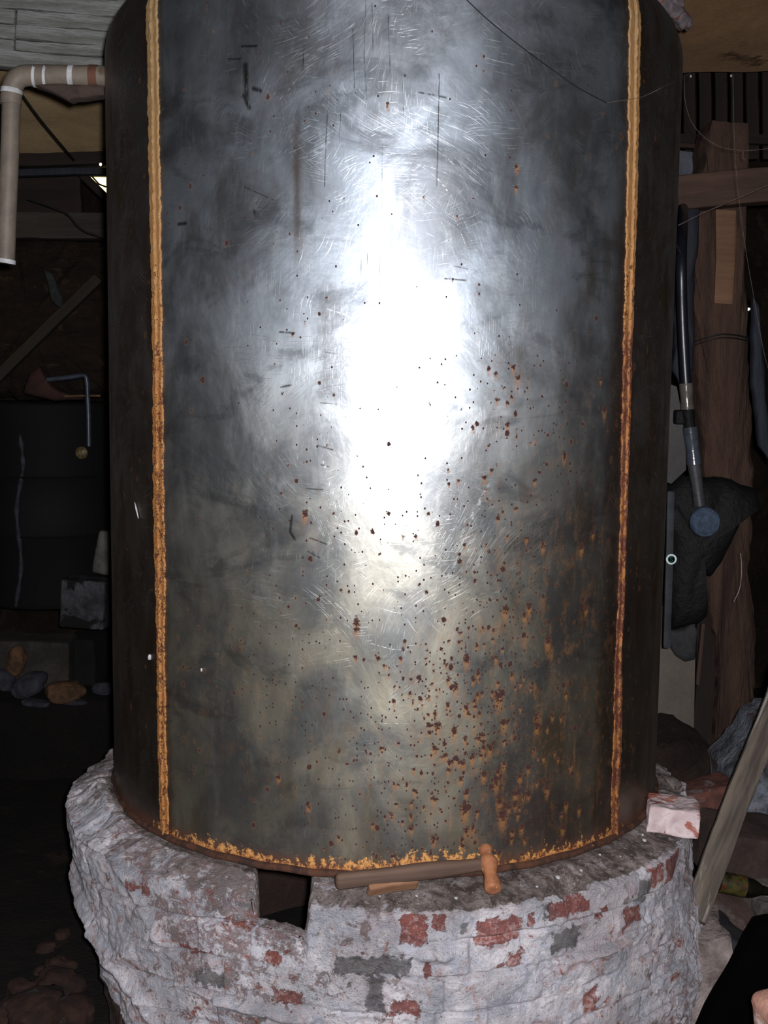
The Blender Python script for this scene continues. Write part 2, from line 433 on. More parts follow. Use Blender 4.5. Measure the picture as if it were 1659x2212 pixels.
def plinth_material():
    t = NT('limewashed brickwork')
    co = t.n('ShaderNodeTexCoord').outputs['Object']
    red = t.attr('red'); grey = t.attr('grey'); soot_shade = t.attr('soot_shade'); topd = t.attr('topd'); joint = t.attr('joint'); warm = t.attr('warm')
    n0 = t.noise(co, 4.5, 5, .6, .6); n1 = t.noise(t.map(co, loc=(1, 1, 1)), 11, 6, .7, .6); n2 = t.noise(co, 38, 8, .75, .5); n3 = t.noise(co, 130, 6, .75)
    n4 = t.noise(t.map(co, loc=(4, 2, 7)), 19, 8, .72, .8); n5 = t.noise(t.map(co, loc=(8, 2, 3)), 26, 7, .75, .5)
    white = t.mix(t.step(n1, .40, .60), lin(240, 235, 242), lin(202, 204, 218))
    white = t.mix(t.math('MULTIPLY', t.step(n0, .47, .60), .35), white, lin(214, 194, 198))
    white = t.mix(t.math('MULTIPLY', t.step(n4, .53, .62), .55), white, lin(204, 164, 160))
    drt = t.step(t.math('ADD', t.math('MULTIPLY', n2, .55), t.math('ADD', t.math('MULTIPLY', n5, .45), t.math('ADD', t.math('MULTIPLY', warm, .065), t.math('MULTIPLY', t.math('SUBTRACT', n0, .5), .30)))), .525, .585)
    white = t.mix(t.math('MULTIPLY', drt, .80), white, t.mix(t.step(n1, .42, .58), lin(122, 108, 106), lin(142, 104, 98)))
    white = t.mix(t.math('MULTIPLY', joint, .40), white, lin(160, 156, 164))
    white = t.mix(t.math('MULTIPLY', t.step(n3, .58, .68), .25), white, lin(130, 120, 122))
    white = t.mix(t.math('MULTIPLY', t.step(n3, .36, .43, 1, 0), .55), white, lin(84, 70, 70))
    white = t.mix(t.math('MULTIPLY', t.step(n1, .50, .60), t.step(n2, .50, .60)), white, lin(250, 246, 250))
    brick = t.mix(t.step(n2, .40, .60), lin(166, 86, 72), lin(132, 66, 58))
    brick = t.mix(t.math('MULTIPLY', t.step(t.math('ADD', t.math('MULTIPLY', n3, .5), t.math('MULTIPLY', n5, .5)), .50, .57), .8), brick, lin(206, 174, 172))
    rm = t.step(t.math('ADD', red, t.math('ADD', t.math('MULTIPLY', t.math('SUBTRACT', n2, .5), 1.7), t.math('MULTIPLY', t.math('SUBTRACT', n4, .5), 1.6))), .52, .62)
    c = t.mix(t.math('MULTIPLY', rm, .92), white, brick)
    pat = t.step(t.math('ADD', t.math('MULTIPLY', n4, .5), t.math('ADD', t.math('MULTIPLY', n2, .5), t.math('MULTIPLY', warm, .02))), .575, .60)
    c = t.mix(t.math('MULTIPLY', pat, t.math('SUBTRACT', .85, t.math('MULTIPLY', topd, .5))), c, t.mix(n3, lin(170, 92, 78), lin(150, 96, 88)))
    gcol = t.mix(t.step(n2, .4, .6), lin(132, 130, 130), lin(92, 92, 96))
    gm = t.step(t.math('ADD', grey, t.math('ADD', t.math('MULTIPLY', t.math('SUBTRACT', n2, .5), 1.5), t.math('MULTIPLY', t.math('SUBTRACT', n4, .5), 1.3))), .50, .64)
    c = t.mix(t.math('MULTIPLY', gm, .85), c, gcol)
    tcol = t.mix(t.step(t.math('ADD', t.math('MULTIPLY', n2, .5), t.math('MULTIPLY', n4, .5)), .42, .58), lin(84, 70, 64), lin(156, 144, 140))
    tcol = t.mix(t.math('MULTIPLY', t.step(n5, .56, .62), .7), tcol, lin(188, 180, 184))
    tcol = t.mix(t.step(n3, .58, .66), tcol, lin(196, 190, 192))
    c = t.mix(t.step(t.math('ADD', topd, t.math('MULTIPLY', t.math('SUBTRACT', n4, .5), 1.8)), .42, .62), c, tcol)
    c = t.mix(t.step(t.math('ADD', soot_shade, t.math('MULTIPLY', t.math('SUBTRACT', n2, .5), 1.2)), .4, .65), c, t.mix(n2, lin(58, 40, 34), lin(78, 58, 50)))
    rid = t.math('SUBTRACT', 1.0, t.math('MULTIPLY', t.math('ABSOLUTE', t.math('SUBTRACT', n2, .5)), 5.0))
    h = t.math('ADD', t.math('MULTIPLY', rid, .30), t.math('ADD', t.math('MULTIPLY', n3, 1.2), t.math('ADD', t.math('MULTIPLY', n5, 1.4), t.math('MULTIPLY', rm, -.35))))
    h = t.math('MULTIPLY', h, t.step(t.noise(t.map(co, loc=(5, 5, 2)), 6, 3, .5), .40, .60, .45, 1.0))
    p = t.n('ShaderNodeBsdfPrincipled', {'Base Color': c, 'Roughness': .72, 'Specular IOR Level': .45, 'Normal': t.bump(h, 1.0, .012)})
    return t.finish(p.outputs[0])

def seam_material(rusty):
    t = NT('ochre seam sealant'); co = t.n('ShaderNodeTexCoord').outputs['Object']
    z = t.n('ShaderNodeSeparateXYZ', {0: co}).outputs[2]
    n1 = t.noise(t.map(co, (1, 1, .5)), 60, 6, .75, .3); n2 = t.noise(co, 190, 4, .7); n0 = t.noise(co, 12, 4, .6)
    c = t.mix(t.step(n1, .4, .6), lin(146, 120, 84), lin(130, 106, 72))
    lo = t.step(z, ZB+.25, ZB+(1.55 if rusty else 1.25), 1, 0)
    ochre = t.mix(t.step(n1, .38, .62), lin(148, 94, 48), lin(180, 130, 76))
    c = t.mix(lo, c, ochre)
    th = t.math('MULTIPLY_ADD', lo, -.185, .70)
    fl = t.step(t.math('SUBTRACT', t.math('ADD', t.math('MULTIPLY', n1, .6), t.math('MULTIPLY', n2, .4)), th), 0, .035)
    c = t.mix(fl, c, lin(96, 50, 28))
    if rusty:
        lo2 = t.math('MULTIPLY', t.step(z, ZB+.45, ZB+.55, 1, 0), t.step(n1, .40, .52))
        c = t.mix(t.math('MULTIPLY', lo2, .85), c, lin(92, 46, 36))
    p = t.n('ShaderNodeBsdfPrincipled', {'Base Color': c, 'Roughness': .55, 'Specular IOR Level': .4, 'Normal': t.bump(t.math('ADD', n1, t.math('MULTIPLY', fl, -.5)), .8, .004)})
    return t.finish(p.outputs[0])

M_tank = tank_material(); M_plinth = plinth_material()
M_rim = surf('rusty rim', (82, 52, 38), (52, 36, 32), 30, .85, .8, c3=(140, 92, 60), c3at=.66)
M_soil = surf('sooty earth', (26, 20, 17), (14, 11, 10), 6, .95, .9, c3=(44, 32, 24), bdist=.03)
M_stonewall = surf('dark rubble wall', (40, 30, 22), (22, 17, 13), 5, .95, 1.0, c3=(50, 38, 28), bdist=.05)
M_plaster = surf('beige plaster', (172, 148, 112), (150, 126, 92), 2.5, .95, .35, c3=(104, 86, 64), c3at=.66)
M_white_board = surf('flaking whitewashed boards', (158, 162, 160), (112, 112, 108), 6, .9, .8, (.35, 1, 4.5), c3=(78, 72, 68), c3at=.65, bdist=.02)
M_pipe = surf('dull grey painted pipe', (112, 102, 92), (96, 88, 80), 14, .55, .2, c3=(88, 74, 62), c3at=.66)
M_pipe_white = surf('white collar', (190, 192, 196), (150, 150, 152), 20, .6, .3)
M_pipe_rust = surf('rust collar', (92, 60, 48), (70, 48, 40), 20, .8, .3)
M_oldwood = wood('old brown timber', (86, 64, 54), (60, 46, 40), (44, 34, 30))
M_darkwood = wood('dark timber', (46, 34, 29), (30, 23, 20))
M_greywood = wood('grey weathered timber', (108, 98, 88), (64, 56, 52), (138, 132, 126), c3at=.60, sc=9, bump=1.0)
M_palewood = wood('pale nailed board', (128, 96, 74), (104, 76, 58), (56, 40, 32), c3at=.68)
M_brick = surf('loose brick', (98, 60, 52), (72, 48, 42), 14, .9, .8, c3=(110, 98, 96), c3at=.58)
M_limebrick = surf('limewashed brick', (208, 192, 194), (176, 156, 158), 16, .9, .9, c3=(150, 90, 78), c3at=.56)
M_stone = surf('grey stone', (98, 92, 88), (62, 57, 55), 9, .95, .9, c3=(124, 120, 120), bdist=.02)
M_whitestone = surf('whitewashed rubble', (116, 120, 130), (62, 62, 68), 14, .95, 1.0, c3=(80, 56, 48), c3at=.62, bdist=.03)
M_brownstone = surf('brown stone', (98, 70, 48), (62, 46, 34), 12, .9, .9, bdist=.02)
M_black = surf('black plastic', (14, 14, 17), (8, 8, 10), 7, .7, .5, bdist=.03)
M_blackmetal = surf('sooty drum', (13, 12, 14), (8, 8, 9), 6, .8, .4, (1, 1, .4), c3=(44, 46, 52), c3at=.70)
M_hose = surf('dark blue hose', (26, 28, 38), (20, 22, 30), 10, .35, .1, spec=.6)
M_clearhose = surf('smoky grey coupling', (92, 86, 80), (72, 68, 64), 16, .2, .15, spec=.7)
M_bluedisc = surf('dusty blue cap', (66, 80, 100), (44, 55, 72), 40, .75, .6)
M_bluepipe = surf('blue grey pipe', (58, 64, 78), (44, 48, 60), 20, .4, .2, spec=.5)
M_bluetarp = surf('blue grey sheeting', (40, 43, 54), (28, 30, 38), 6, .7, .5, (1, 1, .3))
M_cob = surf('cobweb', (104, 88, 84), (76, 66, 64), 30, .8, .1)
M_wire = surf('black wire', (16, 16, 18), (28, 28, 30), 30, .6, .1)
M_stick = surf('sticker white', (226, 236, 232), (200, 214, 210), 30, .5, .1)
M_stickg = surf('sticker green', (34, 84, 84), (28, 66, 70), 30, .5, .1)

# ================================================================== SETTING
def struct(o): o['kind'] = 'structure'; return o
def plane_grid(name, corner, du, dv, nu, nv, mat, amp=.02, freq=3, seed=0, nrm=None):
    i, j = np.meshgrid(np.linspace(0, 1, nu), np.linspace(0, 1, nv))
    P = np.array(corner)[None] + i.reshape(-1, 1)*np.array(du)[None] + j.reshape(-1, 1)*np.array(dv)[None]
    n = np.cross(du, dv); n = n/np.linalg.norm(n)
    P = P + n[None]*(amp*fbm(P[:, 0]*freq+seed, P[:, 1]*freq, P[:, 2]*freq, 5, seed))[:, None]
    return struct(link_mesh(name, P, gridfaces(nu, nv), mat))
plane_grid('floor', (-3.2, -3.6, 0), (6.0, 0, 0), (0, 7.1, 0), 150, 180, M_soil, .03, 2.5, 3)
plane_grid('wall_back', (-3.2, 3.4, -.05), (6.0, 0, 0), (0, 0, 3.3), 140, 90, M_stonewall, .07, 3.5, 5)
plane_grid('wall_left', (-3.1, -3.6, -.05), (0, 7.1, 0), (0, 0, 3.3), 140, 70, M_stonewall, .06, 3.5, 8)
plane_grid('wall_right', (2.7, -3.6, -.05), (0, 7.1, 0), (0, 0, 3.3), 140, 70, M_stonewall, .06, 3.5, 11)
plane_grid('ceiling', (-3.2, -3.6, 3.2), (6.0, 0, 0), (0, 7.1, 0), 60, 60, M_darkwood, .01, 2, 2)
print('setting ok')

# ================================================================== PLINTH
def build_plinth():
    root = empty('brick_plinth', (0, 0, 0), 'round whitewashed brick plinth with a broken gap, under the rusty steel tank', 'plinth')
    th = np.concatenate([np.linspace(-2.15, 2.15, 1000), np.linspace(2.15, 2*math.pi-2.15, 120)[1:-1]])
    # profile: s<0 inner, 0..1 top, >1 outer wall
    ZT = ZB-.004
    prof = []
    for q in np.linspace(0, 1, 14)[:-1]: prof.append((.585+.02*q, .02+(ZT-.05)*q, 0))
    for q in np.linspace(0, 1, 46)[:-1]: prof.append((.605+(.811-.605)*q, ZT-.03*max(0, (q-.45)/.55)**2, 1))
    for q in np.linspace(0, 1, 250): prof.append((.814, ZT-.03-(ZT-.03)*q, 2))
    pr = np.array(prof); nv = len(pr); nu = len(th)
    T, Rr = np.meshgrid(th, pr[:, 0]); _, Z = np.meshgrid(th, pr[:, 1]); _, K = np.meshgrid(th, pr[:, 2])
    Tp = np.where(T > math.pi, T-2*math.pi, T)
    RB = Rr.copy()
    # body taper towards the floor, right side swells into a lump
    drop = np.clip((ZT-Z)/ZT, 0, 1)
    outer = (K == 2)
    taper = -.035*drop**1.2 - .055*np.exp(-((Tp+1.30)/.42)**2)*np.clip(drop*1.9-.30, 0, 1)
    swell = .07*np.exp(-((Tp-1.18)/.28)**2)*np.clip(drop*2.6-.55, 0, 1)
    bul = .024*np.exp(-((Tp+1.28)/.32)**2)
    Rr = np.where(outer, Rr+taper+swell*.7+bul*np.clip(1-drop*.8, 0, 1), Rr); Rr = np.where(K == 1, Rr+bul*np.clip((Rr-.605)/.2, 0, 1), Rr)
    # bricks
    hc = .078; Zw = Z+.010*fbm(T*3, Z*5, Z*0, 3, 91)-.035*np.exp(-((Tp+1.0)/.45)**2)*Tp; course = np.floor((ZT-.012-Zw)/hc); fz = (ZT-.012-Zw)/hc-course
    bl = np.where(course % 2 == 0, .235, .118)
    arc = T*.80 + _h(course, 1, 1, 3)*.2 + .012*fbm(T*5, Z*9, Z*0, 3, 95)
    bi = np.floor(arc/bl); fx = arc/bl-bi
    hb = _h(bi, course, 5, 2)
    ez = np.minimum(fz, 1-fz)*hc; ex = np.minimum(fx, 1-fx)*bl
    wob = .004*fbm(T*14, Z*14, Z*0, 3, 21)
    edge = np.clip((np.minimum(ez, ex)+wob)/.009, 0, 1)
    edge = edge*edge*(3-2*edge)
    X0, Y0 = np.sin(T)*.8, -np.cos(T)*.8
    big = fbm(X0*3.5, Y0*3.5, Z*3.5, 3, 31); mid = fbm(X0*14, Y0*14, Z*14, 4, 41); fine = fbm(X0*60, Y0*60, Z*60, 3, 51)
    cover = np.clip(.48+1.7*fbm(X0*5, Y0*5, Z*5, 3, 61), 0, 1)   # thick limewash hides the joints
    rough_ = np.clip(.45+1.6*fbm(X0*4, Y0*4, Z*4, 2, 77), .12, 1)
    d = .016*big + .011*mid + (.006*fine + .006*fbm(X0*28, Y0*28, Z*28, 3, 43))*rough_ + (edge-.5)*.012*(1-.85*cover) + (hb-.5)*.013*(1-.6*cover)
    # diagonal ridges of slumped render on the left side
    d = d + np.where(outer, .014*np.exp(-((Z-(.50+.55*(Tp+.62)))/.022)**2)*np.exp(-((Tp+.85)/.35)**2), 0)
    def ridge(pts, wid):
        pp = [cyl(x, y, .80) for x, y in pts]; best = np.full_like(T, 9.)
        for (ta, za), (tb, zb) in zip(pp[:-1], pp[1:]):
            ax, bx = ta*.8, tb*.8; L2 = (bx-ax)**2+(zb-za)**2+1e-9
            k = np.clip(((Tp*.8-ax)*(bx-ax)+(Z-za)*(zb-za))/L2, 0, 1)
            best = np.minimum(best, np.hypot(Tp*.8-(ax+k*(bx-ax)), Z-(za+k*(zb-za))))
        best = best+.006*fbm(X0*12, Y0*12, Z*12, 3, 66)
        return np.exp(-(best/wid)**2)*outer
    rg1 = ridge([(165, 1880), (195, 1985), (250, 2075), (305, 2150), (345, 2212)], .026); rg2 = ridge([(395, 2118), (480, 2158), (560, 2180), (665, 2207)], .012)
    rg3 = ridge([(1246, 2064), (1343, 2022), (1420, 1968)], .010); rg4 = ridge([(250, 1830), (300, 1905), (330, 1965), (380, 2050)], .014)
    rg5 = ridge([(915, 2050), (960, 2052)], .014)
    d = d+.026*rg1+.017*rg2+.011*rg3+.013*rg4+.020*rg5
    a0, _z = cyl(470, 2000, .80); a1, _z = cyl(662, 2000, .80)
    rec = np.clip((Tp-a0)/.10, 0, 1)/(1+np.exp(np.clip((Tp-a1+.006*fbm(T*0, T*0, Z*20, 3, 55))/.0035, -50, 50)))*outer*np.clip((.17-drop*ZT)/.04, 0, 1)
    d = d-.020*rec+.006*rec*mid
    Rr = np.where(outer, Rr+d, Rr+np.where(K == 0, .5*d, 0))
    # top surface relief and heaped mortar
    topm = (K == 1)
    q = np.clip((Rr-.605)/.2, 0, 1)
    lump = .012*mid+.006*fine+.012*big
    heapL = .055*np.exp(-((Tp+1.22)/.22)**2)*np.exp(-((q-.5)/.35)**2)*(1+.5*mid)
    Z = np.where(topm & (q > .5), Z+lump*np.clip((q-.5)*5, 0, 1)+heapL*np.clip((q-.48)*4, 0, 1), Z)
    Z = np.where(outer, Z+(lump+heapL*.3)*np.clip(1-drop*9, 0, 1), Z)
    Rr = np.where(topm, Rr+np.clip((q-.85)/.15, 0, 1)*d, Rr)
    # irregular broken top edge: chips where a brick corner is lost
    chip = np.clip(fbm(T*9, T*0, T*0+2, 3, 71)-.22, 0, 1)*.07
    Rr = np.where(topm & (q > .7), Rr-chip*(q-.7)/.3, Rr); Rr = np.where(outer & (drop < .09), Rr-chip*(1-drop/.09), Rr)
    Z = np.where(topm & (q > .75), Z-.5*chip*(q-.75)/.25, Z)
    # the gap in the front: sunk over one course
    _l = atc(551, 1955, .79); _r = atc(664, 1960, .79); tl, tr = math.atan2(_l.x, -_l.y), math.atan2(_r.x, -_r.y); Xg = Rr*np.sin(T)/(-Rr*np.cos(T)+3.11)*(3.11-.79*math.cos(tl)); front = (np.cos(T) > 0)*1.0
    jag = .018*fbm(Z*26, T*0, RB*26, 4, 81)
    inside = front/(1+np.exp(np.clip(-(Xg-_l.x+jag)/.0016, -50, 50))) * 1/(1+np.exp(np.clip((Xg-_r.x+jag*.4)/.0016, -50, 50)))
    floorz = ZT-.092+.020*mid+.006-.014*np.clip((T-tl)/(tr-tl), 0, 1)+.005*fine
    floorz = floorz-.26*np.clip((.765-RB)/.05, 0, 1)
    Z = np.where((inside > .01), Z*(1-inside)+np.minimum(Z, floorz)*inside, Z)
    X = Rr*np.sin(T); Y = -Rr*np.cos(T)
    P = np.stack([X, Y, Z], -1).reshape(-1, 3)
    o = link_mesh('brick_ring', P, gridfaces(nu, nv, True, True), M_plinth, root)
    # masks
    def fld(lst, soft=.030):
        F_ = np.zeros_like(T)
        for x0, y0, x1, y1 in lst:
            ta, za = cyl(x0, y0, .81); tb, zb = cyl(x1, y1, .81)
            cx_, cz_ = (ta+tb)/2, (za+zb)/2; hx, hz = abs(tb-ta)/2*.8, abs(za-zb)/2
            dd = np.maximum(np.abs(Tp-cx_)*.8-hx, np.abs(Z-cz_)-hz)
            F_ = np.maximum(F_, np.clip(1-(dd+soft*.5)/soft, 0, 1))
        return F_*outer
    red = fld([(866, 1966, 925, 2040), (930, 1966, 965, 2010), (1022, 1982, 1128, 2028), (1135, 1972, 1150, 1998), (1180, 1945, 1265, 1962), (390, 2036, 462, 2072), (560, 2060, 612, 2095), (585, 2138, 648, 2180),
               (838, 2165, 905, 2195), (1268, 2135, 1292, 2165), (1270, 2165, 1294, 2185), (1390, 1872, 1420, 1900), (1425, 1850, 1462, 1888), (1340, 1962, 1378, 1985), (1285, 1955, 1300, 1982),
               (520, 1995, 560, 2012), (480, 1985, 500, 2000), (420, 1875, 465, 1905), (288, 1895, 332, 1935), (500, 2195, 560, 2212), (1070, 2080, 1100, 2090), (330, 1950, 352, 1962), (780, 2055, 795, 2062), (600, 1925, 640, 1945), (1095, 2060, 1130, 2090), (915, 2070, 930, 2115)])
    grey = fld([(722, 2062, 890, 2110), (790, 2110, 830, 2195), (420, 2085, 480, 2140), (535, 2045, 590, 2062), (1365, 1905, 1392, 1945), (1190, 2012, 1250, 2050), (985, 1985, 1012, 2018), (1166, 1950, 1178, 2005), (500, 1950, 560, 1975)])
    soot_shade = np.zeros_like(T)
    sp = sorted([(q[1], q[0]) for q in (cyl(172, 1930, .79), cyl(200, 2060, .78), cyl(240, 2140, .77), cyl(290, 2212, .76))])   # lower left limit of the limewash, beyond it bare wall darkened for its shade
    tl_ = np.interp(Z, [q[0] for q in sp], [q[1] for q in sp])
    soot_shade = np.clip(.5+(tl_-Tp)/.06, 0, 1)*(Z < sp[-1][0])*outer
    soot_shade = np.where((K == 0), 1.0, soot_shade)
    rad_in = np.clip((.80-Rr)/.03, 0, 1)
    topd = np.where(topm, np.clip(.38+1.1*np.clip((Tp+.05)/.25, 0, 1)*.9+.5*mid, 0, 1)*np.clip((.823-Rr)/.03, 0, 1), 0)
    topd = np.maximum(topd, np.where(topm, np.clip((.745-Rr)/.02, 0, 1)*.9, 0))
    topd = np.where(outer & (Tp > .02) & (Tp < 1.3) & (drop < .055), np.clip(1-drop/.05, 0, 1), topd)
    joint = np.where(outer, (1-edge)*(1-.8*cover), 0)
    warm = np.clip(.5+.5*np.sin(0)+0*T, 0, 1)*0+np.exp(-((Tp+.42)/.34)**2)*1.0+.6*topm*(Tp < 0)+np.where(outer, .5*np.clip((Tp-.8)/.2, 0, 1)*np.clip(drop*3-.6, 0, 1), 0)-.6*np.exp(-((Tp-.35)/.40)**2)+.8*rec-2.2*rg1-2.0*rg2-1.6*rg3-1.8*rg4
    for nm, a in (('red', red), ('grey', grey), ('soot_shade', soot_shade), ('topd', topd), ('joint', joint), ('warm', warm)):
        at_ = o.data.attributes.new(nm, 'FLOAT', 'POINT'); at_.data.foreach_set('value', a.astype(np.float32).ravel())
    return root
plinth = build_plinth()
print('plinth ok')

# ================================================================== TANK
BL5 = [(1090,55,30),(1285,30,28),(1250,105,25),(1440,310,32),(915,215,14),(798,205,10),(730,248,14),(1000,230,14),(635,312,10),(720,318,12),(860,350,16),(922,338,13),(990,300,12),(1068,380,14),(780,455,30),(1015,450,18),(600,475,12),(617,512,12),(245,460,16),(280,320,14),(45,440,10),(115,520,12),(150,535,9),(147,598,10),(408,348,9),(453,457,9),(870,575,18),(832,620,20),(880,630,10),(630,628,20),(710,590,10),(690,680,28),(500,663,12),(560,705,10),(465,703,8),(1145,588,18),(1242,612,12),(1028,655,16),(1215,660,14),(1175,690,12),(1298,690,14),(195,690,11),(237,693,10),(325,742,15),(258,755,9),(193,805,16),(405,783,16),(478,770,13),(865,745,20),(905,738,14),(1040,760,40),(985,735,14),(628,835,20),(778,852,25),(842,803,16),(852,850,14),(795,905,16),(838,935,12),(885,900,14),(1215,858,14),(345,820,10),(422,838,10),(525,902,18),(467,915,12),(545,1000,30),(497,1005,15),(480,1060,14),(680,1040,28),(1080,975,28),(1350,940,28),(1350,1005,26),(1478,925,16),(1435,1025,14),(1548,932,16),(770,1110,20),(870,1105,18),(912,1080,22),(915,1130,16),(915,1180,20),(968,1180,24),(600,1130,12),(520,1190,24),(545,1198,12),(492,1245,12),(610,1242,22),(575,1262,16),(640,1302,22),(630,1362,18),(690,1272,24),(720,1300,20),(755,1308,20),(825,1255,24),(890,1242,16),(930,1248,12),(1083,1130,16),(1080,1318,22),(1035,1370,20),(1325,1195,18),(1405,1265,16),(1360,1262,12),(1280,1345,20),(1210,1418,24),(1350,1460,16),(918,1395,26),(1018,1455,30),(732,1438,20),(355,1360,16),(415,1390,16),(95,1190,16),(230,1150,10),(265,1435,10),(298,1480,16),(190,1480,14),(225,1490,12),(362,1535,18),(778,1540,22),(518,1598,22),(765,1670,40),(1045,1610,34),(1175,1548,28),(1240,1575,18),(1280,1565,18),(1172,1640,22),(1118,1668,20),(1208,1668,14),(1070,1720,45),(1195,1722,16),(862,1702,18),(335,1640,16),(330,1740,16),(430,1665,13),(565,1685,12),(175,1730,15),(210,1645,14),(118,1750,12),(1225,1825,24),(330,1835,18),(825,1830,22),(780,1850,24),(1150,1860,22),(1590,1640,22),(1550,1730,16),(1525,1270,14),(1495,1225,14),(1590,745,18),(20,1810,14)]
BL4 = [(1313,700,10),(1348,728,10),(1440,695,12),(1460,748,14),(1420,683,6),(1355,860,10),(1408,875,9),(1430,850,8),(1388,800,6),(1408,988,12),(1233,1003,10),(1290,1255,12),(1108,1218,7),(1110,1293,8),(1158,1273,9),(1327,1220,8),(1548,1275,10),(1300,1320,6),(1305,1368,6),(1358,1465,10),(1383,1435,8),(1408,1560,8),(1450,1415,10),(1505,1570,10),(1590,1600,16),(1190,1605,7),(1300,1600,8),(945,1560,9),(877,1560,6),(795,1435,4),(375,1450,8),(483,338,5),(370,460,4),(308,525,7),(1015,650,5),(1130,245,5),(1455,1045,8),(1312,1095,6),(1525,1080,6),(1548,1068,5)]
BL2 = [(885,240,22),(865,352,16),(1100,290,18),(1095,250,15),(1130,180,18),(1175,160,18),(720,165,18),(575,65,12),(435,140,12),(175,240,12),(655,120,12),(1465,185,18),(1540,150,18),(1465,240,16),(1565,245,16),(1205,40,15),(1375,345,20),(580,380,16),(545,325,8),(65,320,6)]
BLO = [(838,224,4),(915,425,3),(987,467,3),(1115,360,5),(1113,405,4),(770,1345,8),(770,1360,6),(768,1420,4),(665,1740,6),(600,1680,5),(657,1110,7),(1217,985,6),(1305,885,7),(1297,820,4),(1255,1180,7),(1265,1310,7),(1280,1150,5),(1180,1700,7),(1232,1650,6),(1250,1745,6),(1215,1785,7)]
BLOTS = [(800+x*.2652, 1300+y*.2652, r*.2652) for x, y, r in BL5] + [(500+x*.422, 500+y*.422, r*.422) for x, y, r in BL4] + [(680+x*.2893, 1740+y*.2893, r*.2893) for x, y, r in BL2] + BLO

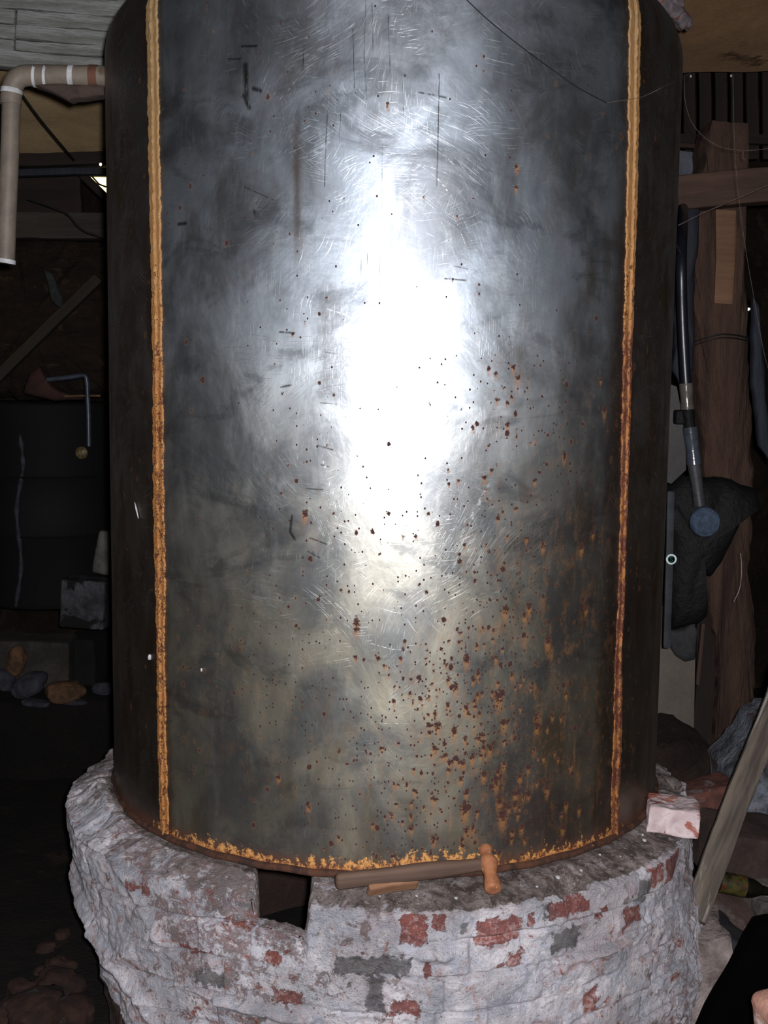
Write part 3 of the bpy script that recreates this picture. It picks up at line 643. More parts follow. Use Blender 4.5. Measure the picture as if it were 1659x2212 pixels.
def build_tank():
    root = empty('steel_tank', (0, 0, ZB), 'tall cylindrical rust-spotted steel tank standing on the round whitewashed brick plinth', 'tank')
    nf = 1100
    th = np.concatenate([np.linspace(-1.62, 1.62, nf), np.linspace(1.62, 2*math.pi-1.62, 90)[1:]])   # last = first, for the UV
    zs = np.linspace(ZB, ZS, 1000)
    fr = .15
    ang = np.linspace(0, math.pi/2, 22)[1:]
    rr = np.concatenate([np.full(len(zs), RT), RT-fr+fr*np.cos(ang), np.linspace(RT-fr, .02, 14)[1:]])
    zz = np.concatenate([zs, ZS+fr*np.sin(ang), np.linspace(ZS+fr, ZS+fr+.05, 14)[1:]])
    nu, nv = len(th), len(rr)
    T, R2 = np.meshgrid(th, rr); _, Z = np.meshgrid(th, zz)
    wall = np.clip((Z-ZB)/.1, 0, 1)*np.clip((ZS+.1-Z)/.1, 0, 1)
    per = np.sin(T); pc = np.cos(T)
    dent = .0007*fbm(per*4, pc*4, Z*2, 2, 3)+.0015*fbm(per*1.6, pc*1.6, Z*.5, 2, 5)
    Tc = np.where(T > math.pi, T-2*math.pi, T)
    dent = dent + .027*Tc*np.exp(-(Tc/.42)**2)      # front bent slightly out of round to move the flash highlight sideways
    R2 = R2 + dent*wall
    P = np.stack([R2*np.sin(T), -R2*np.cos(T), Z-ZB], -1).reshape(-1, 3)
    o = link_mesh('shell', P, gridfaces(nu, nv, False), M_tank, root)
    uvl = o.data.uv_layers.new(name='UVMap')
    vi = np.zeros(len(o.data.loops), np.int32); o.data.loops.foreach_get('vertex_index', vi)
    arc = np.concatenate([[0], np.cumsum(np.hypot(np.diff(rr), np.diff(zz)))])+ZB
    _, A_ = np.meshgrid(th, arc)
    uvv = np.stack([(T*RT).ravel()[vi], A_.ravel()[vi]], -1)
    uvl.data.foreach_set('uv', uvv.astype(np.float32).ravel())
    Tw = T*RT
    blot = np.zeros_like(T); halo = np.zeros_like(T); ink = np.zeros_like(T); scr = np.zeros_like(T)
    dth = th[1]-th[0]; dz = zs[1]-zs[0]
    PXM = 1/1040.
    def window(t0, z0, m):
        i0 = max(0, int((t0-m/RT+1.62)/dth)); i1 = min(nf, int((t0+m/RT+1.62)/dth)+2)
        j0 = max(0, int((z0-m-ZB)/dz)); j1 = min(len(zs), int((z0+m-ZB)/dz)+2)
        return slice(j0, j1), slice(i0, i1)
    rs = random.Random(3)
    for x, y, r in BLOTS:
        t0, z0 = cyl(x, y, RT); rm = max(r, 2.0)*PXM*1.12
        m = rm*7; a = window(t0, z0, m)
        dx = (T[a]-t0)*RT; dzz = Z[a]-z0
        if dx.size == 0: continue
        el = rs.uniform(.75, 1.3)
        d = np.hypot(dx*el, dzz/el*.9)
        blot[a] = np.maximum(blot[a], np.clip(1-.5*d/rm, 0, 1))
        dn = np.where(dzz < 0, np.abs(dzz)*.30, np.abs(dzz))
        dh = np.hypot(dx, dn)
        halo[a] = np.maximum(halo[a], np.clip(1-.5*dh/(rm*1.15), 0, 1))
    def stroke(F_, pts, width=4.0, val=1.0):
        pp = [cyl(x, y, RT) for x, y in pts]
        for (ta, za), (tb, zb) in zip(pp[:-1], pp[1:]):
            m = max(abs(ta-tb)*RT, abs(za-zb))/2+.02
            a = window((ta+tb)/2, (za+zb)/2, m)
            px_, pz_ = T[a]*RT, Z[a]; ax, bx = ta*RT, tb*RT
            L2 = (bx-ax)**2+(zb-za)**2+1e-9
            k = np.clip(((px_-ax)*(bx-ax)+(pz_-za)*(zb-za))/L2, 0, 1)
            d = np.hypot(px_-(ax+k*(bx-ax)), pz_-(za+k*(zb-za)))
            F_[a] = np.maximum(F_[a], val*np.clip(1-.28*d/(width*PXM), 0, 1))
    def arc_(cx, cy, rx, ry, a0, a1, n=7):
        return [(cx+rx*math.cos(a0+(a1-a0)*k/n), cy+ry*math.sin(a0+(a1-a0)*k/n)) for k in range(n+1)]
    # long dark scores and smears
    for s_, w_ in (([(708, 212), (703, 300), (700, 402)], 1.0), ([(948, 160), (946, 280), (943, 402)], 1.1), ([(655, 95), (652, 150)], 1.), ([(790, 0), (786, 120), (792, 215)], .8),
                   ([(803, 5), (806, 110)], .8), ([(838, 30), (843, 160)], .8), ([(762, 60), (765, 190)], .9), ([(735, 245), (732, 310)], .9), ([(868, 160), (872, 260)], .7), ([(828, 250), (820, 620)], .5),
                   ([(795, 520), (790, 640)], .5), ([(782, 500), (779, 600)], .5), ([(520, 99), (552, 98)], 2.2), ([(490, 127), (520, 126)], 1.5), ([(528, 140), (531, 222)], 5), ([(524, 205), (536, 232)], 4), ([(545, 190), (560, 195)], 4),
                   ([(548, 455), (553, 470)], 4), ([(385, 484), (400, 482)], 3.5), ([(635, 1165), (625, 1150), (628, 1115)], 2.6), ([(700, 760), (722, 764)], 1.0), ([(690, 870), (728, 873)], .9),
                   ([(684, 962), (718, 972)], 1.5), ([(692, 1004), (712, 1009)], 1.2), ([(660, 1056), (696, 1058)], 1.2), ([(672, 1164), (704, 1176)], 1.4), ([(664, 1192), (690, 1206)], 1.3), ([(605, 836), (626, 832)], 2),
                   ([(523, 402), (590, 432)], 1), ([(980, 575), (1010, 582)], 1), ([(602, 717), (634, 719)], 1.8), ([(960, 602), (1005, 606)], 1.6), ([(905, 200), (965, 212)], 1.6)):
        stroke(ink, s_, w_)
    # bright scrapes
    B_ = []
    for k in range(6): B_.append(([(566+k*7, 196+k*4), (574+k*7, 178+k*5)], 1.3))
    B_ += [([(566, 178), (578, 148)], 1.8), ([(620, 195), (640, 170)], 2.2), ([(628, 127), (652, 100)], 1.), ([(660, 82), (690, 62)], 1.4), ([(512, 240), (530, 248)], 1.8), ([(612, 330), (630, 300)], 1.)]
    for k in range(7): B_.append(([(846-k, 30+k*8), (872+k*2, 32+k*8)], 1.0))
    for k in range(9): B_.append(([(840-k*2, 366+k*10), (900+k*2, 368+k*10)], .8))
    for k in range(7): B_.append(([(820+k*8, 1140+k*34), (905-k*3, 1146+k*33)], 1.1))
    for k in range(7): B_.append((arc_(868, 830, 150+k*15, 420+k*24+rs.uniform(-9, 9), -1.35+rs.uniform(0, .7), -.75+rs.uniform(0, .3)), .9))
    for k in range(6): B_.append((arc_(868, 830, 150+k*18, 330+k*30, .55+rs.uniform(0, .5), 1.0+rs.uniform(0, .45)), .9))
    for k in range(5): B_.append((arc_(868, 830, 150+k*16, 330+k*30, 1.95+rs.uniform(0, .3), 2.4+rs.uniform(0, .3)), .9))
    for k in range(7): B_.append((arc_(868, 830, 140+k*12, 380+k*22, -2.4+rs.uniform(0, .3), -1.9+rs.uniform(0, .3)), .9))
    for k in range(10): x = 1080+k*6; B_.append(([(x, 720+rs.randint(-30, 40)), (x+4, 800+rs.randint(-20, 40))], .9))
    for k in range(8): x = 703+k*5; B_.append(([(x, 775+rs.randint(-15, 15)), (x-1, 870+rs.randint(-40, 40))], .8))
    for k in range(0, 11, 2): x = 690+k*3; B_.append(([(x, 960+k*10), (x+8, 1010+k*12)], 1.1))
    for k in range(0, 10, 2): B_.append(([(660+k*5, 1085+k*6), (690+k*5, 1150+k*8)], 1.1))
    for x, y0, y1 in ((553, 730, 930), (612, 730, 850), (518, 670, 740), (535, 1060, 1120), (545, 1058, 1100), (490, 780, 835), (640, 930, 1000), (432, 780, 850), (1173, 1240, 1290), (420, 830, 900)): B_.append(([(x, y0), (x+1, y1)], .9))
    for k in range(6): B_.append(([(503+k*8, 680-k*2), (508+k*8, 705)], 1.0))
    B_ += [([(554, 918), (600, 916), (660, 903)], 1.2), ([(700, 665), (752, 682)], 1.8), ([(965, 758), (1040, 750)], 1.1), ([(1020, 826), (1070, 824)], 1.2), ([(1148, 1385), (1165, 1425)], 2.0), ([(820, 1562), (905, 1563)], 1.2),
           ([(806, 1310), (850, 1322), (880, 1326)], 1.2), ([(800, 1390), (845, 1402), (890, 1404)], 1.3), ([(930, 1325), (965, 1308)], 1), ([(1125, 1665), (1180, 1600)], .9), ([(760, 520), (805, 480)], 1.2), ([(420, 552), (500, 530), (640, 514), (720, 512), (765, 545)], .5)]
    for k in range(8): B_.append(([(1060+k*9, 560+k*2+rs.randint(-14, 14)), (1066+k*9, 590+k*4)], .9))
    for k in range(9): B_.append(([(1000+k*3, 1150-k*7), (1040+k*3, 1090-k*8)], .9))
    for k in range(12): B_.append((arc_(868, 830, 170+rs.uniform(0, 160), 470+rs.uniform(0, 120), -1.9+rs.uniform(0, .6), -1.6+rs.uniform(0, .6)), .7))
    for s_, w_ in B_: stroke(scr, s_, max(w_, 1.15))
    # rust density over the sheet, by height and by bearing
    u = Tw; v = Z-ZB
    def g(px, py, sx, sy, a):
        t0, z0 = cyl(px, py, RT)
        return a*np.exp(-((u-t0*RT)/sx)**2-((Z-z0)/sy)**2)
    dens = .04+g(1060, 1560, .22, .36, .85)+g(1090, 850, .10, .14, .45)+g(1180, 1200, .12, .3, .45)+g(820, 1700, .4, .2, .40)+g(1280, 1500, .2, .5, .4)+g(560, 1520, .2, .22, .30)+g(680, 880, .1, .5, .12)+g(900, 1200, .2, .15, .3)
    dens = np.clip(dens*(.75+.6*fbm(u*6, Z*6, Z*0, 3, 13)), 0, 1)
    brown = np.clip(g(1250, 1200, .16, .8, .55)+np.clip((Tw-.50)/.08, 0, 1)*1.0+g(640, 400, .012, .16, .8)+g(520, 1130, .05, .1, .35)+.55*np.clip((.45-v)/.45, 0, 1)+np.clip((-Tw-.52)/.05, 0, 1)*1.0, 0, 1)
    tl, _ = cyl(365, 1800, RT); tm, _ = cyl(770, 1880, RT)
    foot = .030*np.clip(fbm(u*7, u*0, u*0+3, 3, 17)+.72, 0, 1)+.020
    foot = foot*np.clip(1-np.abs(Tw)/.62, .0, 1)**.25*np.where(np.abs(Tw) < .60, 1, 0)-.02*np.exp(-((Tw+.02)/.05)**2)
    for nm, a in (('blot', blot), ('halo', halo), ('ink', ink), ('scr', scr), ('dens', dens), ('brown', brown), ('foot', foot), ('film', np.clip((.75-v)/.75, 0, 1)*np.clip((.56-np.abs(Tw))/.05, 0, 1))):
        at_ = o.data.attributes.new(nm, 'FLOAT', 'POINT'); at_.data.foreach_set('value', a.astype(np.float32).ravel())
    # foot rim
    t2 = np.linspace(-math.pi, math.pi, 361)[:-1]
    pf = [(.60, -.002), (RT+.004, -.002), (RT+.009, .002), (RT+.009, .010), (RT+.0035, .014), (.70, .014)]
    V = [(r*math.sin(a), -r*math.cos(a), z+.0012*math.sin(a*37)) for r, z in pf for a in t2]
    link_mesh('foot_rim', V, gridfaces(len(t2), len(pf), True), M_rim, root)
    V = [(r*math.sin(a), -r*math.cos(a), .004) for r in (.61, .3, .01) for a in t2[::4]]
    link_mesh('bottom_plate', V, gridfaces(len(t2[::4]), 3, True), M_rim, root)
    # welded seams: flat ragged sealant strip with a raised bead
    def seam(pxs, name, rusty, lab):
        ys = [p[1] for p in pxs]
        pts = [cyl(x, y, RT) for x, y, w_ in pxs]; zz_ = np.array([p[1] for p in pts]); tt = np.array([p[0] for p in pts]); ww = np.array([p[2] for p in pxs])
        zq = np.linspace(ZB+.006, ZS+.135, 660); shr = np.where(zq > ZS, -.15+np.sqrt(np.maximum(.15**2-(zq-ZS)**2, 0)), 0)[:, None]; tq = np.interp(zq, zz_[::-1], tt[::-1]); wq = np.interp(zq, zz_[::-1], ww[::-1])
        cols = np.linspace(-1, 1, 23)
        wl = wq*(1+.24*fbm(zq*50, zq*0, zq*0+1, 4, 5)+.06*vn(zq*240, zq*0, zq*0, 4)); wr = wq*(1+.24*fbm(zq*50, zq*0, zq*0+7, 4, 6)+.06*vn(zq*240, zq*0, zq*0, 8))
        Cc, Zq = np.meshgrid(cols, zq); off = np.where(Cc < 0, Cc*wl[:, None], Cc*wr[:, None])*.5*PXM
        cosf = np.cos(tq)[:, None]
        a_ = tq[:, None]+off/cosf/RT
        wav = .12*fbm(zq*9, zq*0, zq*0, 2, 9)[:, None]
        bead = .0045*np.exp(-((Cc-wav-.05)/.20)**2)*(1+.35*vn(zq*170, zq*0, zq*0+3, 2)[:, None])
        flat = np.where(np.abs(Cc) > .97, -.002, .0018+.0007*fbm(Zq*120, Cc*3, Zq*0, 3, 4))
        groove = -.0022*np.exp(-((Cc-wav+.18)/.07)**2)
        r_ = RT+.0015+flat+bead+groove+shr
        P_ = np.stack([r_*np.sin(a_), -r_*np.cos(a_), Zq-ZB], -1).reshape(-1, 3)
        s = link_mesh(name, P_, gridfaces(23, len(zq)), seam_material(rusty), root)
        s['label'] = lab
        # close the top of the shoulder is left bare, as on the tank
    seam([(326, -60, 30), (330, 100, 30), (333, 300, 31), (338, 600, 27), (341, 800, 27), (343, 1100, 30), (346, 1200, 30), (348, 1400, 22), (350, 1600, 23), (354, 1720, 24), (357, 1808, 22)], 'seam', False, 'ochre sealed weld seam, clean and pale at the top')
    seam([(1376, -60, 28), (1370, 100, 32), (1368, 300, 30), (1363, 500, 28), (1357, 700, 26), (1352, 900, 24), (1347, 1100, 20), (1341, 1300, 19), (1335, 1420, 20), (1333, 1600, 26), (1328, 1700, 26), (1328, 1815, 20)], 'seam', True, 'ochre sealed weld seam, rusted brown towards its foot')
    return root
tank = build_tank()
print('tank ok')

# specks of lime stuck on the tank
for i, (x, y, r, lab) in enumerate([(323, 1420, .0055, 'small white lime fleck on the tank left of the left seam, taller one'), (435, 1447, .003, 'tiny white lime fleck on the tank right of the left seam')]):
    p = atc(x, y, RT+.002)
    o = rock('lime_fleck', p, (r*1.5, r, r*2.6), M_pipe_white, i, amp=.3); tag(o, lab, 'fleck')
o = tube('lime_splinter', [atc(291, 1085, RT+.004), atc(294, 1098, RT+.004), atc(299, 1120, RT+.004)], [.0008, .0022, .0008], M_pipe_white, seg=6)
tag(o, 'thin white splinter stuck upright on the dark tank, left of the left seam', 'splinter')

# ================================================================== HAMMER and wedge
def build_hammer():
    base = atz(1066, 1922, ZB+.012)
    topp = atc(1049, 1834, RT+.022)
    ax = (topp-base).normalized(); L = (topp-base).length
    root = empty('ball_peen_hammer', base, 'rusty orange ball-peen hammer with wooden handle, leaning against the tank on the plinth', 'hammer')
    z = ax; x = Vector((1, 0, 0)); x = (x-z*x.dot(z)).normalized(); y = z.cross(x)
    M = Matrix((x, y, z)).transposed().to_4x4(); M.translation = base
    l = L+.008
    prof = [(.0120, -.002), (.0168, .000), (.0178, .003), (.0176, .013), (.0164, .020), (.0146, .028), (.0138, .036), (.0150, .044), (.0182, .052), (.0206, .060), (.0206, .065), (.0180, .072), (.0140, .078), (.0118, .083), (.0126, .088), (.0144, .093), (.0145, .098), (.0125, .103), (.0085, .106), (.0030, .1075)]
    k = l/.106; prof = [(r, zz*k) for r, zz in prof]
    mh = surf('rusty orange iron', (164, 110, 76), (134, 86, 60), 40, .6, .5, c3=(182, 138, 104), c3at=.62, bdist=.004)
    o = lathe('head', prof, mh, None); o.matrix_world = M; par(o, root)
    eye = base+z*(.0625*k)
    p0 = atz(724, 1927, ZB+.012)+Vector((0, .004, .020)); p1 = eye
    mw = wood('dirty hammer handle wood', (100, 78, 66), (76, 60, 52), (128, 104, 88), 9, .5, .7)
    Mh, Lh = beam_matrix(p0, p1+(p1-p0).normalized()*.008, (0, -1, 0))
    P, F = boxgrid(Lh, .024, .034, 60, .0, 6, 0, .010)
    xx = P[:, 0]/Lh+.5                      # 0 at the butt, 1 at the head
    s = 1-.22*np.clip((xx-.68)/.25, 0, 1)-.04*np.sin(xx*9); P[:, 2] *= s; P[:, 1] *= s
    P[:, 2] += .0015*fbm(P[:, 0]*20, P[:, 0]*0, P[:, 2]*20, 3, 2)
    o = link_mesh('handle', P, F, mw, None, True, Mh); fix_smooth(o, 50); par(o, root)
    return root
def par(o, root):
    bpy.context.view_layer.update()
    mw_ = o.matrix_world.copy(); o.parent = root
    o.matrix_parent_inverse = Matrix.Identity(4)
    o.matrix_basis = root.matrix_world.inverted() @ mw_
build_hammer()
pa = atz(795, 1923, ZB+.012); pb = atz(903, 1906, ZB+.014)
o = board('wood_wedge', pa, pb, .014, .03, wood('split kindling wood', (160, 122, 94), (118, 84, 64), (66, 44, 36), 9), face=(0, -.6, .8), n=26, amp=.002, freq=30)
tag(o, 'small split wooden wedge lying on the plinth under the hammer handle', 'wedge')

# loose brick on the right of the plinth
c = atz(1452, 1757, ZB+.018)
M = Matrix.Translation(c+Vector((0, .0, -.004))) @ Euler((R_(-4), R_(3), R_(-10))).to_matrix().to_4x4()
o = rbox('loose_brick', (.118, .11, .062), M_limebrick, M, n=40, amp=.014, freq=13, seed=2, rnd=.005)
tag(o, 'limewashed broken brick lying on the right shoulder of the round plinth', 'brick')
# small crumbs on the plinth top
cr = [(1388, 1803, .007), (1392, 1815, .009), (1296, 1846, .006), (1340, 1850, .004), (1205, 1895, .010), (1255, 1880, .007), (1160, 1915, .006), (900, 1935, .006), (820, 1936, .005), (985, 1940, .007)]
proto = None
crl = ['white lime crumb on the right plinth top, upper of a close pair', 'white lime crumb on the right plinth top, lower of a close pair', 'lime crumb on the plinth below the ragged yellow paint, nearest the right seam', 'smallest lime crumb on the plinth, left of the white pair',
       'largest lime crumb on the plinth right of the hammer', 'lime crumb on the plinth midway between hammer and right seam', 'lime crumb on the plinth rim just right of the hammer head', 'lime crumb on the plinth just under the middle of the hammer handle', 'lime crumb on the plinth left of the others below the hammer handle', 'lime crumb on the plinth just left of the hammer head']
for (x, y, s), lab in zip(cr, crl):
    p = atz(x, y, ZB+.006)
    if proto is None: proto = rock('lime_crumb', p, (2, 1.4, 1.0), M_pipe_white, 4, amp=.5); o = proto
    else: o = proto.copy(); C.objects.link(o)
    o.location = p; o.scale = (s*.55, s*.6, s*.6); o.rotation_euler = (0, 0, x*.37)
    tag(o, lab, 'crumb', 'lime crumbs scattered on the plinth top')

# ================================================================== LEFT SIDE
# overflow pipe on the tank
YP = -.12
root = empty('overflow_pipe', at(215, 165, YP), 'dull grey pipe elbow leaving the tank upper left and dropping down', 'pipe')
hz = [at(232, 166, YP), at(150, 164, YP), at(80, 163, YP), at(52, 164, YP), at(36, 172, YP), at(27, 190, YP), at(24, 215, YP)]
o = tube('elbow', smoothpath(hz, 7), .0255, M_pipe, seg=28); par(o, root)
o = tube('downpipe', smoothpath([at(25, 205, YP), at(21, 330, YP), at(15, 480, YP), at(12, 569, YP)], 6), .0225, M_pipe, seg=28); par(o, root)
for x0, x1, m in ((74, 80, M_pipe_white), (97, 103, M_pipe_white), (150, 161, M_pipe_white), (194, 212, M_pipe_rust)):
    o = tube('collar', [at(x0, 164.5, YP), at(x1, 165, YP)], .0268, m, seg=28); par(o, root)
o = tube('collar', [at(25.5, 192, YP), at(24.5, 202, YP)], .0265, M_pipe_white, seg=28); par(o, root); o['label'] = 'white collar under the bend'
o = tube('collar', [at(24, 206, YP), at(23.5, 226, YP)], .0258, M_pipe, seg=28); par(o, root)
o = tube('collar', [at(13, 560, YP), at(12, 569, YP)], .0242, M_pipe_white, seg=28); par(o, root); o['label'] = 'white lip at the open lower end'
o = sheet('pipe_bracket', [(70, 184), (108, 196), (150, 217), (162, 212), (224, 206), (224, 184), (150, 182)], YP-.01, .04, surf('grimy cloth wrap', (68, 55, 50), (50, 42, 39), 14, .95, .8), amp=.004, seed=3, bulge=.008)
tag(o, 'dark grimy wrap sagging under the horizontal overflow pipe', 'wrap')

# whitewashed boarding above
def boarding(name, outline, Y, th_, mat, lab, cat, parts=None):
    o = sheet(name, outline, Y, th_, mat, amp=.01, seed=5, bulge=.0); return tag(o, lab, cat)
pb_ = empty('boarded_partition', at(130, 60, .85), 'flaking whitewashed horizontal boards overhead at the upper left', 'boarding')
rows = [(-60, -12), (-12, 24), (24, 56), (56, 88), (88, 112), (112, 150)]
for i, (a, b) in enumerate(rows):
    y0, y1 = a, b
    p0 = at(-170, (y0+y1)/2-16, .85); p1 = at(330, (y0+y1)/2+24, .85)
    wv = (at(100, y0, .85)-at(100, y1, .85)).length
    if i in (2, 3, 4):
        pm_ = at(38, (y0+y1)/2, .85)
        o = board('board', p0, at(37, (y0+y1)/2+1, .85), wv*.98, .05, M_white_board, n=40, amp=.006, freq=7, seed=i); par(o, pb_)
        o = board('board', at(40, (y0+y1)/2+1, .85), p1, wv*.98, .055, M_white_board, n=50, amp=.007, freq=7, seed=i+9); par(o, pb_)
    else:
        o = board('board', p0, p1, wv*.98, .05+.006*(i % 2), M_white_board, n=60, amp=.007, freq=7, seed=i+20); par(o, pb_)
# beige sloping plaster behind
def quad(name, a, b, c_, d, mat, amp=.01, seed=0):
    n = 40; P = []
    for j in range(n):
        for i in range(n):
            u, v = i/(n-1), j/(n-1); P.append(tuple(a.lerp(b, u).lerp(d.lerp(c_, u), v)))
    P = np.array(P); nn = np.cross(np.array(b-a), np.array(d-a)); nn /= np.linalg.norm(nn)
    P = P+nn[None]*(amp*fbm(P[:, 0]*3, P[:, 1]*3, P[:, 2]*3, 4, seed))[:, None]
    P2 = P+nn[None]*.04
    F1 = gridfaces(n, n); F2 = gridfaces(n, n, flip=True)+n*n
    return link_mesh(name, np.concatenate([P, P2]), np.concatenate([F1, F2]), mat)
o = struct(quad('ceiling_slope_left', at(-200, 40, 1.15), at(420, 40, 1.15), at(420, 335, 2.05), at(-200, 335, 2.05), M_plaster, .02, 3)); o.name = 'trim_1'
o = struct(quad('ceiling_slope_right', at(1250, -60, .9), at(1900, -90, .9), at(1900, 150, 1.5), at(1250, 160, 1.5), surf('brown plaster', (138, 108, 78), (116, 90, 66), 2.5, .95, .35, c3=(66, 48, 34)), .02, 4)); o.name = 'trim_2'
def timber(lab, px0, px1, Y0, Y1, wpx, th_, mat, name='timber_beam', cat='beam', seed=0, amp=.008, group=None, n=50):
    a = at(*px0, Y0); b = at(*px1, Y1); sc = ((a+b)/2-CAM).length/FPX
    o = board(name, a, b, wpx*sc, th_, mat, n=n, amp=amp, freq=5, seed=seed, rnd=.008); return tag(o, lab, cat, group)
timber('dark sagging timber under the beige plaster slope, upper left', (-120, 352), (300, 342), 2.0, 2.0, 26, .10, M_darkwood, seed=1)
timber('grey horizontal rail just above the daylit opening at the left', (-120, 377), (300, 369), 1.95, 1.95, 15, .05, M_bluetarp, seed=2)
timber('dark timber panel between grey rail and lower grey beam, left', (-120, 425), (176, 415), 2.4, 2.4, 84, .06, M_darkwood, seed=3)
timber('broad grey-brown horizontal beam left of the tank, below the daylight', (-120, 492), (320, 488), 2.3, 2.3, 52, .10, wood('brown grey timber', (68, 60, 54), (48, 42, 38)), seed=4)
timber('dark diagonal brace crossing the daylit opening at the left', (120, 330), (260, 450), 2.2, 2.2, 16, .05, M_darkwood, seed=5)
# window: daylit opening whose lower corner is cut by a brace
def window(name, corners, Y, col, st, depth=.05):
    r = empty(name, at(*corners[0], Y), None, None); r['kind'] = 'structure'
    o = sheet('pane', corners, Y, .01, emit('daylight '+name, col, st)); par(o, r); o['label'] = 'bright daylit opening'
    xs = [c_[0] for c_ in corners]; ys = [c_[1] for c_ in corners]
    for k in range(len(corners)):
        a, b = at(*corners[k], Y-.01), at(*corners[(k+1) % len(corners)], Y-.01)
        o = board('frame', a, b, .012, .04, M_darkwood, n=12, amp=.002); par(o, r)
    return r
window('window_1', [(177, 380), (262, 380), (262, 458)], 2.42, (1.0, .72, .32, 1), 3.2)
window('window_2', [(1606, 666), (1612, 662), (1622, 663), (1624, 669), (1617, 674), (1608, 673)], 2.42, (.85, .85, 1.0, 1), 6.0)
o = tube('roofing_nail', [at(196, 378, 2.36), at(214, 398, 2.36), at(230, 404, 2.36)], .004, M_wire, seg=6); o.name = 'twig'; tag(o, 'dark twig silhouetted against the warm daylit opening', 'twig')
o = rock('lamp_glint', at(217, 355, 1.86), (.010, .01, .012), emit('glint', (1, .85, .5, 1), 3), 1); o.name = 'light_hole'; tag(o, 'tiny bright hole letting in light above the daylit triangle, left of tank', 'light hole')
# cable hanging across
o = tube('cable', smoothpath([at(48, 205, 1.0), at(90, 262, 1.1), at(140, 322, 1.3), at(160, 345, 1.5)], 6), .0035, M_wire, seg=8); tag(o, 'thin black cable slanting down behind the overflow pipe', 'cable')
o = tube('cable', smoothpath([at(60, 430, 1.9), at(140, 460, 1.9), at(175, 495, 1.9), at(225, 515, 1.9)], 6), .004, M_wire, seg=8); tag(o, 'thin black cable sagging over the grey-brown beam left of the tank', 'cable')
# clutter on the left, mid height
M_straw = surf('brown straw', (44, 31, 21), (26, 19, 14), 16, .95, 1.0, (.4, 1, 1), c3=(60, 44, 28), bdist=.04)
o = sheet('straw_bale', [(-90, 520), (90, 512), (235, 530), (260, 700), (240, 850), (120, 858), (-90, 860)], 2.55, .4, M_straw, amp=.03, seed=8, bulge=.10); tag(o, 'dim brown heap of straw behind the black drum at the left', 'straw')
timber('slanting dusty pole in front of the dim brown straw', (-40, 850), (215, 600), 2.1, 2.2, 22, .05, wood('dusty pole wood', (54, 46, 34), (38, 32, 25)), name='wooden_pole', cat='pole', seed=7, amp=.006)
o = sheet('grey_rag', [(95, 583), (112, 590), (135, 645), (132, 668), (112, 650)], 2.15, .02, surf('grey rag', (54, 56, 56), (38, 40, 41), 20, .95, .6), amp=.004, seed=2, bulge=.01); tag(o, 'pale grey rag hanging above the slanting pole at the left', 'rag')
o = sheet('clay_funnel', [(52, 850), (60, 812), (86, 790), (96, 806), (112, 832), (150, 852), (190, 862), (120, 866)], 1.95, .08, surf('clay red', (66, 42, 37), (46, 31, 28), 12, .9, .5), amp=.004, seed=4, bulge=.03); tag(o, 'dull red-brown clay spout lying on top of the black drum', 'spout')
o = tube('straw_stalk', smoothpath([at(140, 856, 1.9), at(178, 855, 1.9), at(217, 855, 1.9)], 4), .005, surf('pale straw', (104, 80, 56), (84, 64, 44), 30, .8, .3), seg=8); tag(o, 'pale stalk lying across the drum top beside the tank', 'stalk')
o = tube('bent_pipe', smoothpath([at(102, 820, 1.85), at(150, 815, 1.85), at(180, 811, 1.85), at(187, 820, 1.85), at(189, 850, 1.85), at(191, 900, 1.85), at(192, 964, 1.85)], 7), .0105, M_bluepipe, seg=16); tag(o, 'thin blue-grey pipe bent downwards in front of the black drum', 'pipe')
o = lathe('tap_wheel', [(.004, -.006), (.020, -.005), (.026, 0), (.020, .005), (.004, .006)], surf('worn brass', (120, 104, 70), (70, 60, 44), 60, .5, .6, metallic=.3), Matrix.Translation(at(176, 978, 1.82)) @ Euler((R_(90), 0, 0)).to_matrix().to_4x4()); tag(o, 'small worn round tap wheel under the bent blue-grey pipe', 'tap wheel')
# black drum
dr = empty('black_drum', at(110, 1230, 2.2), 'sooty black upright drum with pale streaks, in the dark left of the tank', 'drum')
cx = at(110, 1100, 2.3); ztop = at(110, 868, 2.3).z; zbot = at(110, 1290, 2.3).z
o = lathe('drum_body', [(.05, zbot), (.30, zbot), (.31, zbot+.02), (.305, (zbot+ztop)/2-.14), (.315, (zbot+ztop)/2-.13), (.305, (zbot+ztop)/2-.12), (.305, (zbot+ztop)/2+.12), (.315, (zbot+ztop)/2+.13), (.305, (zbot+ztop)/2+.14), (.31, ztop-.01), (.30, ztop), (.05, ztop)], M_blackmetal, Matrix.Translation((cx.x, 2.3, 0)), seg=64); par(o, dr)
o = tube('drip_streak', smoothpath([at(44, 940, 2.0), at(50, 1010, 2.0), at(36, 1100, 2.0), at(46, 1220, 2.0), at(34, 1310, 2.0)], 8), [.006+.006*abs(math.sin(i*.7)) for i in range(33)], surf('lime drip', (58, 60, 68), (34, 36, 42), 20, .8, .5), seg=8); par(o, dr); o['label'] = 'pale lime drip'
rb = lambda nm, px, py, Y, size, mat, rot, lab, cat, seed=1, amp=.008, rnd=.01, grp=None: tag(rbox(nm, size, mat, Matrix.Translation(at(px, py, Y)) @ Euler(tuple(R_(q) for q in rot)).to_matrix().to_4x4(), n=22, amp=amp, freq=9, seed=seed, rnd=rnd), lab, cat, grp)
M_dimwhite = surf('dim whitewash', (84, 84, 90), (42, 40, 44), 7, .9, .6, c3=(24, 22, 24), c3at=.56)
rb('concrete_block', 190, 1300, 2.0, (.20, .14, .21), M_dimwhite, (0, 3, -8), 'patchy whitewashed concrete block beside the tank, below the drum', 'block', 3)
